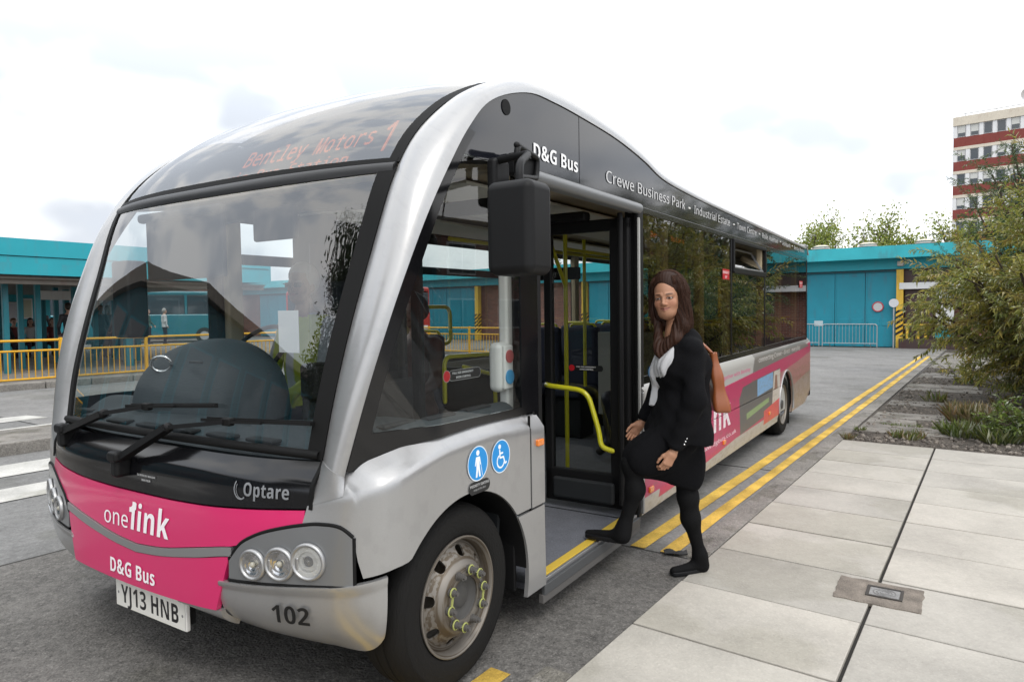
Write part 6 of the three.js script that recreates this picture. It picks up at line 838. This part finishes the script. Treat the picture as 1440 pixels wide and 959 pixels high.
{ // people waiting under the shelter; each wears different clothes
  const r = rng(321), C = [[[0.03, 0.03, 0.035], 'black coat'], [[0.5, 0.5, 0.5], 'white top'], [[0.18, 0.03, 0.03], 'dark red jacket'], [[0.25, 0.2, 0.15], 'beige coat'], [[0.03, 0.05, 0.12], 'navy jacket'], [[0.12, 0.12, 0.13], 'grey coat'], [[0.05, 0.1, 0.08], 'green jacket'], [[0.3, 0.3, 0.32], 'pale grey jumper']];
  const H = [[0.02, 0.014, 0.01], [0.35, 0.33, 0.31], [0.12, 0.06, 0.03], [0.25, 0.18, 0.09]], HN = ['dark hair', 'grey hair', 'brown hair', 'fair hair'];
  const spots = [[-28.2, -9.25, 1, 0, 'at the left edge of the photo'], [-28.4, -9.6, 1, 2, 'second from the left edge'], [-28.2, -10.05, 1, 1, 'below the notice board'], [-28.6, -10.45, 1, 3, 'right of the notice board'], [-29.6, -10.9, 0, 4, 'upright behind the seated row'], [-28.2, -10.75, 1, 2, 'left of the last post'], [-21.6, -8.65, 0, 0, 'close against the bus pillar'], [-30.6, -11.3, 0, 5, 'at the back of the shelter'],
    [-25.0, -11.0, 0, 0, 'left end of the windscreen view'], [-25.6, -11.5, 0, 5, 'low in the windscreen'], [-24.6, -11.35, 0, 0, 'left of the timetable case'], [-26.6, -12.6, 0, 7, 'behind the timetable case'], [-30, -14.6, 0, 4, 'beyond the shelter end'], [-35.5, -17.9, 0, 6, 'beside the dark turquoise bus'], [-33.5, -17.7, 0, 1, 'walking, rightmost in the windscreen'], [-26.5, -11.8, 1, 6, 'first right of the bus pillar']];
  spots.forEach(([x, z, seat, c, where], i) => { const h = i === 9 ? 1 : Math.floor(r() * 4); figure('person', `${seat ? 'seated' : 'standing'} person in ${C[c][1]}, ${HN[h]}, ${where}`, [x, 0.1, z], seat ? rad(90 + (r() - 0.5) * 30) : r() * 6.28, { seat: !!seat, top: C[c][0], legs: [0.02 + r() * 0.03, 0.02, 0.03], hair: H[h], long: r() > 0.55, skin: [[0.42, 0.25, 0.18], [0.5, 0.32, 0.25]][i % 2], group: 'people waiting in the bus station', cell: 0.024, arms: r() }); });
}
// ---------------------------------------------------------------- plants
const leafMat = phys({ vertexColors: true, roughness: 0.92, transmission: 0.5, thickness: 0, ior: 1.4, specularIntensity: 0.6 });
const barkMat = grainy([0.10, 0.075, 0.055], { s: 2, chip: 0.5, patchy: 0.5, seed: 401, bump: 0.01, size: 256 });
class Leaves {
  constructor() { this.p = []; this.c = []; this.n = []; this.i = []; }
  add(o, d, up, len, wid, col, bend = 0.2) { // folded blade with a drooping tip
    const s = V().crossVectors(d, up).normalize(), n = V().crossVectors(s, d).normalize(), b = this.p.length / 3, mid = o.clone().addScaledVector(d, len * 0.45), tip = o.clone().addScaledVector(d, len).addScaledVector(n, -len * bend);
    const L = mid.clone().addScaledVector(s, wid / 2).addScaledVector(n, wid * 0.12), R = mid.clone().addScaledVector(s, -wid / 2).addScaledVector(n, wid * 0.12);
    for (const q of [o, L, tip, R]) { this.p.push(q.x, q.y, q.z); this.n.push(n.x, n.y, n.z); this.c.push(...col); }
    this.i.push(b, b + 1, b + 2, b, b + 2, b + 3);
  }
  geo() { const g = new THREE.BufferGeometry(); g.setAttribute('position', new THREE.Float32BufferAttribute(this.p, 3)); g.setAttribute('normal', new THREE.Float32BufferAttribute(this.n, 3)); g.setAttribute('color', new THREE.Float32BufferAttribute(this.c, 3)); g.setAttribute('uv', new THREE.Float32BufferAttribute(new Float32Array(this.p.length / 3 * 2), 2)); g.setIndex(this.i); return g; }
}
const rdir = (r) => { const a = r() * Math.PI * 2, z = r() * 2 - 1, k = Math.sqrt(1 - z * z); return V(Math.cos(a) * k, z, Math.sin(a) * k); };
const pick = (r, pal) => { const c = pal[Math.floor(r() * pal.length)], k = 0.75 + r() * 0.5; return [c[0] * k, c[1] * k, c[2] * k]; };
// trunk with limbs that fork, leaves in clumps round the ends of the twigs
function tree(name, label, pos, o) {
  const { h = 8, trunk = 0.16, spread = 0.6, seed = 1, leaf = 0.2, pal, n = 9, fork = 5, perTwig = 26, clump = 0.5, group, first = 0.35, droop = 0, narrow = 0.45 } = o;
  const r = rng(seed), g = thing(name, label, 'tree', pos, 0, group), wood = [], lv = new Leaves();
  const limb = (p, d, len, rad0, lvl) => {
    const pts = [p.clone()]; let q = p.clone(), dd = d.clone(); const k = 4;
    for (let i = 0; i < k; i++) { dd.add(rdir(r).multiplyScalar(0.22)).add(V(0, lvl > 1 ? 0.06 - droop : 0.1, 0)).normalize(); q = q.clone().addScaledVector(dd, len / k); pts.push(q); wood.push(rod(pts[i].toArray(), q.toArray(), rad0 * (1 - i / k * 0.55), lvl > 1 ? 4 : 7, rad0 * (1 - (i + 1) / k * 0.55))); }
    if (lvl >= 3) { for (let i = 0; i < perTwig; i++) { const c = pts[Math.floor(r() * (k + 1))].clone().add(rdir(r).multiplyScalar(clump * Math.cbrt(r()))); const dir = rdir(r).multiplyScalar(0.8).add(V(0, -0.35, 0)).normalize(); lv.add(c, dir, rdir(r), leaf * (0.6 + r() * 0.7), leaf * narrow * (0.7 + r() * 0.6), pick(r, pal), 0.15); } return; }
    const m = lvl === 0 ? n : fork; for (let i = 0; i < m; i++) { const t = lvl === 0 ? first + (1 - first) * (i + r()) / m : 0.35 + 0.65 * r(), b = pts[Math.min(k, Math.floor(t * k))].clone().lerp(pts[Math.min(k, Math.floor(t * k) + 1)], t * k - Math.floor(t * k)), a = r() * Math.PI * 2 + i * 2.4; const out = V(Math.cos(a), 0.35 + r() * 0.6, Math.sin(a)).multiplyScalar(spread).addScaledVector(dd, 0.5).normalize(); limb(b, out, len * (lvl === 0 ? 0.42 : 0.55) * (0.7 + r() * 0.5), rad0 * (lvl === 0 ? 0.4 : 0.5), lvl + 1); }
  };
  limb(V(0, 0, 0), V(0, 1, 0), h * 0.8, trunk, 0);
  part('trunk', merge(wood), barkMat, g); part('crown', lv.geo(), leafMat, g); return shad(g);
}
const palLime = [[0.27, 0.32, 0.06], [0.22, 0.28, 0.05], [0.34, 0.36, 0.08], [0.17, 0.23, 0.05]];
for (const [x, z, h, s, w] of [[-10.6, -50, 7.2, 5, 'just right of the bus roof'], [-12.6, -52, 6.8, 25, 'half hidden by the bus roof'], [-8.0, -53, 8.4, 6, 'above the first roof vent'], [-5.2, -51, 7.4, 7, 'between the two roof vents'], [-2.4, -54, 7.8, 8, 'above the second roof vent'], [-6.6, -49, 6.6, 19, 'low and close behind the depot roof'], [-3.9, -49.5, 6.9, 21, 'left of the second roof vent'], [1.0, -52, 8.4, 9, 'under the tower, mostly hidden by the shrub']]) tree('plane_tree', `light green open tree behind the depot roof, ${w}`, [x, 0, z], { h: h * 0.82, seed: s * 13, leaf: 0.2, pal: palLime, perTwig: 24, n: 9, fork: 4, clump: 0.75, spread: 0.75, narrow: 0.6 });
tree('plane_tree', 'green tree far behind the depot, seen through the bus front side window', [-33, 0, -52], { h: 10, seed: 211, leaf: 0.32, pal: [[0.06, 0.08, 0.03], [0.08, 0.1, 0.03]], perTwig: 9, clump: 0.7, fork: 4, narrow: 0.6 });
tree('plane_tree', 'green tree far behind the station, seen through the windscreen', [-50, 0, -47], { h: 12, seed: 219, leaf: 0.34, pal: [[0.06, 0.08, 0.03], [0.08, 0.1, 0.03]], perTwig: 9, clump: 0.7, fork: 4, narrow: 0.6 });
tree('birch_tree', 'thin birch beside the flats, seen only as a reflection in the bus front glass', [4.8, 0, -10.4], { h: 5.2, trunk: 0.05, seed: 77, leaf: 0.07, pal: [[0.05, 0.07, 0.02], [0.09, 0.1, 0.02]], perTwig: 6, clump: 0.2, fork: 3, n: 7, spread: 0.35 });
tree('roadside_tree', 'bushy green tree beyond the shrub, mirrored in the bus side windows', [6.4, 0, -19.5], { h: 5.2, seed: 91, leaf: 0.2, pal: [[0.05, 0.075, 0.018], [0.09, 0.1, 0.02]], perTwig: 26, clump: 0.6, fork: 5, n: 10, first: 0.12 });
tree('roadside_tree', 'bushy olive tree beside the flats, mirrored in the bus side windows', [7.5, 0, -27], { h: 6, seed: 97, leaf: 0.22, pal: [[0.06, 0.07, 0.018], [0.10, 0.10, 0.02]], perTwig: 24, clump: 0.65, fork: 5, n: 10, first: 0.12 });
// big willow-leaved shrub at the roadside: many arching stems
function shrub(name, label, pos, o) {
  const { stems = 30, h = 3.2, w = [1.6, 2.2], seed = 3, leaf = [0.09, 0.15], lw = 0.026, pal, twigs = 9, per = 26, lean = [0, 0], droop = 0.5, r0 = 0.02 } = o;
  const r = rng(seed), g = thing(name, label, o.category || 'shrub', pos), wood = [], lv = new Leaves();
  for (let s = 0; s < stems; s++) {
    const a = r() * Math.PI * 2, k = Math.sqrt(r()), top = V(Math.cos(a) * k * w[0] + lean[0], h * (1 - 0.45 * k * k) * (0.55 + r() * 0.5), Math.sin(a) * k * w[1] + lean[1]), b = V(Math.cos(a) * k * w[0] * 0.35, 0, Math.sin(a) * k * w[1] * 0.35), pts = [];
    for (let i = 0; i <= 7; i++) { const t = i / 7; pts.push(V(lerp(b.x, top.x, Math.pow(t, 1.5)), top.y * (1.12 * t - 0.12 * t * t * (1 + k)), lerp(b.z, top.z, Math.pow(t, 1.5))).add(rdir(r).multiplyScalar(0.06))); }
    wood.push(tube(pts.map((p) => p.toArray()), r0 * (0.6 + r() * 0.6), 12, 5));
    const cv = new THREE.CatmullRomCurve3(pts);
    for (let j = 0; j < twigs; j++) {
      const t = 0.16 + 0.84 * Math.pow((j + r()) / twigs, 0.8), p = cv.getPoint(Math.min(1, t)), tg = cv.getTangent(Math.min(1, t)), d = rdir(r).multiplyScalar(0.9).addScaledVector(tg, 0.6).add(V(Math.cos(a) * 0.5 * k, 0.1, Math.sin(a) * 0.5 * k)).normalize(), len = (0.35 + r() * 0.55) * (o.twig || 1); const tp = [p.clone()]; let q = p.clone(); const dd = d.clone();
      for (let i = 0; i < 4; i++) { dd.add(V(0, -droop * 0.22, 0)).add(rdir(r).multiplyScalar(0.14)).normalize(); q = q.clone().addScaledVector(dd, len / 4); tp.push(q); }
      wood.push(tube(tp.map((v) => v.toArray()), 0.0035, 5, 3));
      const c2 = new THREE.CatmullRomCurve3(tp), hue = pick(r, pal);
      for (let i = 0; i < per; i++) { const u = 0.08 + 0.92 * (i + r()) / per, o2 = c2.getPoint(Math.min(1, u)), tt = c2.getTangent(Math.min(1, u)), side = rdir(r).cross(tt).normalize(); const dir = tt.clone().multiplyScalar(0.55 + r() * 0.3).addScaledVector(side, 0.75).add(V(0, -droop * 0.35, 0)).normalize(); const m = pick(r, pal), mix = hue.map((v, q3) => v * 0.55 + m[q3] * 0.45); lv.add(o2, dir, V(0, 1, 0).add(rdir(r).multiplyScalar(0.5)), lerp(leaf[0], leaf[1], r()), lw * (0.7 + r() * 0.6), mix, 0.25); }
    }
  }
  part('stem', merge(wood), barkMat, g); part('foliage', lv.geo(), leafMat, g); return shad(g);
}
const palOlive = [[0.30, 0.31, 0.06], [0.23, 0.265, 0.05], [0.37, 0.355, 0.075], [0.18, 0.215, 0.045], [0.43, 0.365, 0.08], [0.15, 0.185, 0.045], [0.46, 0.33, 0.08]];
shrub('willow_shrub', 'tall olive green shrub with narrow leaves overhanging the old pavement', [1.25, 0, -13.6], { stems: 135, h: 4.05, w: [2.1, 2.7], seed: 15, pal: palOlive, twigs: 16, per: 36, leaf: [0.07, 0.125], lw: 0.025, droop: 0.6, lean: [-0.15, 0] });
shrub('feathery_tree', 'darker feathery green tree rising behind the olive shrub', [1.25, 0, -17.6], { stems: 64, h: 5.5, w: [2.2, 2.0], seed: 27, pal: [[0.075, 0.14, 0.05], [0.10, 0.165, 0.05], [0.06, 0.11, 0.042], [0.13, 0.19, 0.05]], twigs: 22, per: 50, leaf: [0.06, 0.1], lw: 0.016, droop: 0.25, twig: 1.1, category: 'tree', r0: 0.018 });
shrub('leafy_weed', 'low bright green leafy weed at the right edge of the paving', [0.42, 0, -9.5], { stems: 30, h: 0.55, w: [0.5, 0.42], seed: 33, pal: [[0.13, 0.20, 0.03], [0.10, 0.16, 0.025], [0.17, 0.22, 0.04]], twigs: 5, per: 9, leaf: [0.05, 0.085], lw: 0.032, droop: 0.15, twig: 0.3, category: 'plant', r0: 0.005 });
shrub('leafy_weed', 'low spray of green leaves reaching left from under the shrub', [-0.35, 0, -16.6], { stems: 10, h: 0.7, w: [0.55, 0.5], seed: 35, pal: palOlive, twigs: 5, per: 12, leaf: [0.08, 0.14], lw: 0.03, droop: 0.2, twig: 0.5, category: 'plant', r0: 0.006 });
// overgrown verge: soil, broken slabs, gravel and grass
sheet([[-1.398, -8.6], [12, -8.75], [12, -31], [-1.36, -31]], -0.004, M.soil, 'verge');
{ const v = new THREE.Group(); v.name = 'old_paving'; v.userData.kind = 'structure'; scene.add(v); const r = rng(55);
  for (const [x0, x1, z0, z1] of [[-1.37, -0.62, -9.35, -9.98], [-1.37, -0.75, -10.0, -10.62], [-0.6, -0.18, -9.42, -9.98], [-1.36, -0.35, -10.68, -11.3], [-1.36, 0.1, -12.3, -12.95], [-1.35, -0.1, -14.6, -15.2], [-1.35, -0.2, -15.25, -15.9], [-1.34, 0.3, -17.6, -18.2], [-1.34, 0.2, -18.3, -18.9], [-1.33, 0.3, -20.5, -22], [-1.32, 0.4, -22.1, -23.6], [-1.32, 0.4, -23.7, -25.2], [-1.32, 0.4, -25.3, -28]]) { const j = () => (r() - 0.5) * 0.05; const m = part('old_slab', metric(extr([[x0, z0 + j()], [x1 + j() * 2, z0 + j()], [x1 + j() * 3, z1 + j()], [x0, z1 + j()]].map(([x, z]) => [x, -z]), 0.05, 0.006).rotateX(-Math.PI / 2), 1, r() * 2, r() * 2), M.oldSlab, v); m.position.y = -0.045 + r() * 0.01; m.rotation.z = (r() - 0.5) * 0.01; } }
{ const r = rng(66), base = new THREE.IcosahedronGeometry(1, 0), list = [], P0 = []; const n = 5200, im = new THREE.InstancedMesh(new THREE.IcosahedronGeometry(1, 0), flat(0.5, 0.46, 0.42, 0.95), n), m4 = new THREE.Matrix4(), q = new THREE.Quaternion();
  for (let i = 0; i < n; i++) { const z = -8.7 - Math.pow(r(), 1.6) * 13, x = -1.33 + Math.pow(r(), 1.2) * 3.6, s = 0.006 + Math.pow(r(), 3) * 0.026; q.setFromEuler(new THREE.Euler(r() * 6, r() * 6, r() * 6)); m4.compose(V(x, s * 0.2, z), q, V(s, s * 0.7, s * (0.7 + r() * 0.6))); im.setMatrixAt(i, m4); const k = 0.14 + r() * 0.36; im.setColorAt(i, rgb(k, k * 0.95, k * 0.88)); }
  im.name = 'gravel'; im.castShadow = im.receiveShadow = true; scene.add(im); tag(im, 'loose grey stones and rubble scattered over the overgrown verge', 'gravel', null, 'stuff'); }
{ const r = rng(88), lv = new Leaves(); const tuft = (x, z, n, h, sp, pal) => { for (let i = 0; i < n; i++) { const a = r() * 6.28, k = Math.sqrt(r()) * sp, o = V(x + Math.cos(a) * k, -0.01, z + Math.sin(a) * k), d = V(Math.cos(a) * 0.35 + (r() - 0.5) * 0.5, 1, Math.sin(a) * 0.35 + (r() - 0.5) * 0.5).normalize(); lv.add(o, d, rdir(r), h * (0.4 + r() * 0.8), 0.0035 + r() * 0.003, pick(r, pal), 0.3); } };
  const straw = [[0.32, 0.25, 0.11], [0.26, 0.23, 0.08], [0.19, 0.2, 0.05], [0.34, 0.23, 0.1]], green = [[0.19, 0.25, 0.05], [0.14, 0.2, 0.04], [0.24, 0.26, 0.07]];
  for (let i = 0; i < 7; i++) tuft(-0.42 + r() * 0.6, -10.3 - r() * 0.8, 190, 0.26, 0.15, straw); for (let i = 0; i < 6; i++) tuft(-0.42 + r() * 0.6, -9.3 - r() * 0.4, 150, 0.2, 0.13, green); for (let i = 0; i < 6; i++) tuft(-0.95 + r() * 0.3, -9.05 - r() * 0.25, 60, 0.1, 0.08, [...green, ...straw]);
  tuft(-1.36, -8.75, 70, 0.09, 0.05, straw); tuft(-1.33, -9.4, 40, 0.08, 0.05, green); for (let i = 0; i < 26; i++) tuft(-0.8 + r() * 3, -10.8 - r() * 8, 50, 0.2, 0.15, [...green, ...straw]); for (let i = 0; i < 12; i++) tuft(-1.1 + r() * 0.7, -10.0 - r() * 0.05, 26, 0.06, 0.06, green); for (let i = 0; i < 14; i++) tuft(-9.1 + r() * 0.3, -3.2 - r() * 1, 12, 0.05, 0.05, green);
  solo('grass', lv.geo(), leafMat, 'straw coloured and green grass tufts growing on the overgrown verge', 'grass', null, 'stuff'); }
// service cover in its patch of old mortar
{ const c = thing('service_cover', 'small square iron service cover set in a brown mortar patch of the paving', 'cover', [-0.47, 0, -3.99], rad(2));
  const r = rng(12), edge = []; for (const [x0, z0, x1, z1] of [[-0.195, -0.165, 0.2, -0.16], [0.2, -0.16, 0.205, 0.165], [0.205, 0.165, -0.195, 0.16], [-0.195, 0.16, -0.195, -0.165]]) for (let k = 0; k < 7; k++) edge.push([lerp(x0, x1, k / 7) + (r() - 0.5) * 0.014, lerp(z0, z1, k / 7) + (r() - 0.5) * 0.014]);
  part('mortar_patch', metric(extr(edge.map(([x, z]) => [x, -z]), 0.02, 0.002).rotateX(-Math.PI / 2).translate(0, -0.005, 0)), M.patchTar, c);
  part('frame', metric(extr([[-0.085, -0.075], [0.085, -0.075], [0.085, 0.075], [-0.085, 0.075]], 0.006, 0.001, [[[-0.072, -0.062], [-0.072, 0.062], [0.072, 0.062], [0.072, -0.062]]]).rotateX(-Math.PI / 2).translate(0.03, 0.0155, -0.01)), flat(0.05, 0.045, 0.04, 0.9), c);
  const lid = part('lid', metric(rbox(0.14, 0.008, 0.12, 0.002, 0.03, 0.014, -0.01)), M.castIron, c); for (const [rr, k] of [[0.02, 0], [0.036, 1], [0.052, 2]]) part('raised_ring', new THREE.TorusGeometry(rr, 0.0022, 6, 28).rotateX(Math.PI / 2).translate(0.03, 0.0185, -0.01), M.castIron, lid); }
{ const s = thing('litter', 'small dark scrap lying on the road just behind the woman’s standing foot', 'litter', [-1.58, 0.004, -3.98], 0.5); part('scrap', metric(patch((u, v) => [(u - 0.5) * 0.14, 0.012 + 0.012 * Math.sin(u * 7) * Math.cos(v * 5), (v - 0.5) * 0.06], 8, 4, 0.004)), flat(0.03, 0.03, 0.03, 0.9), s); }
tree('roadside_tree', 'tall dark tree ahead of the kerb, seen only mirrored at the edge of the windscreen', [-4.6, 0, 7.2], { h: 7.4, trunk: 0.14, seed: 131, leaf: 0.14, pal: [[0.03, 0.045, 0.015], [0.045, 0.06, 0.018]], perTwig: 70, clump: 0.6, fork: 5, n: 11, first: 0.1, spread: 0.5 });
renderer.render(scene, camera);
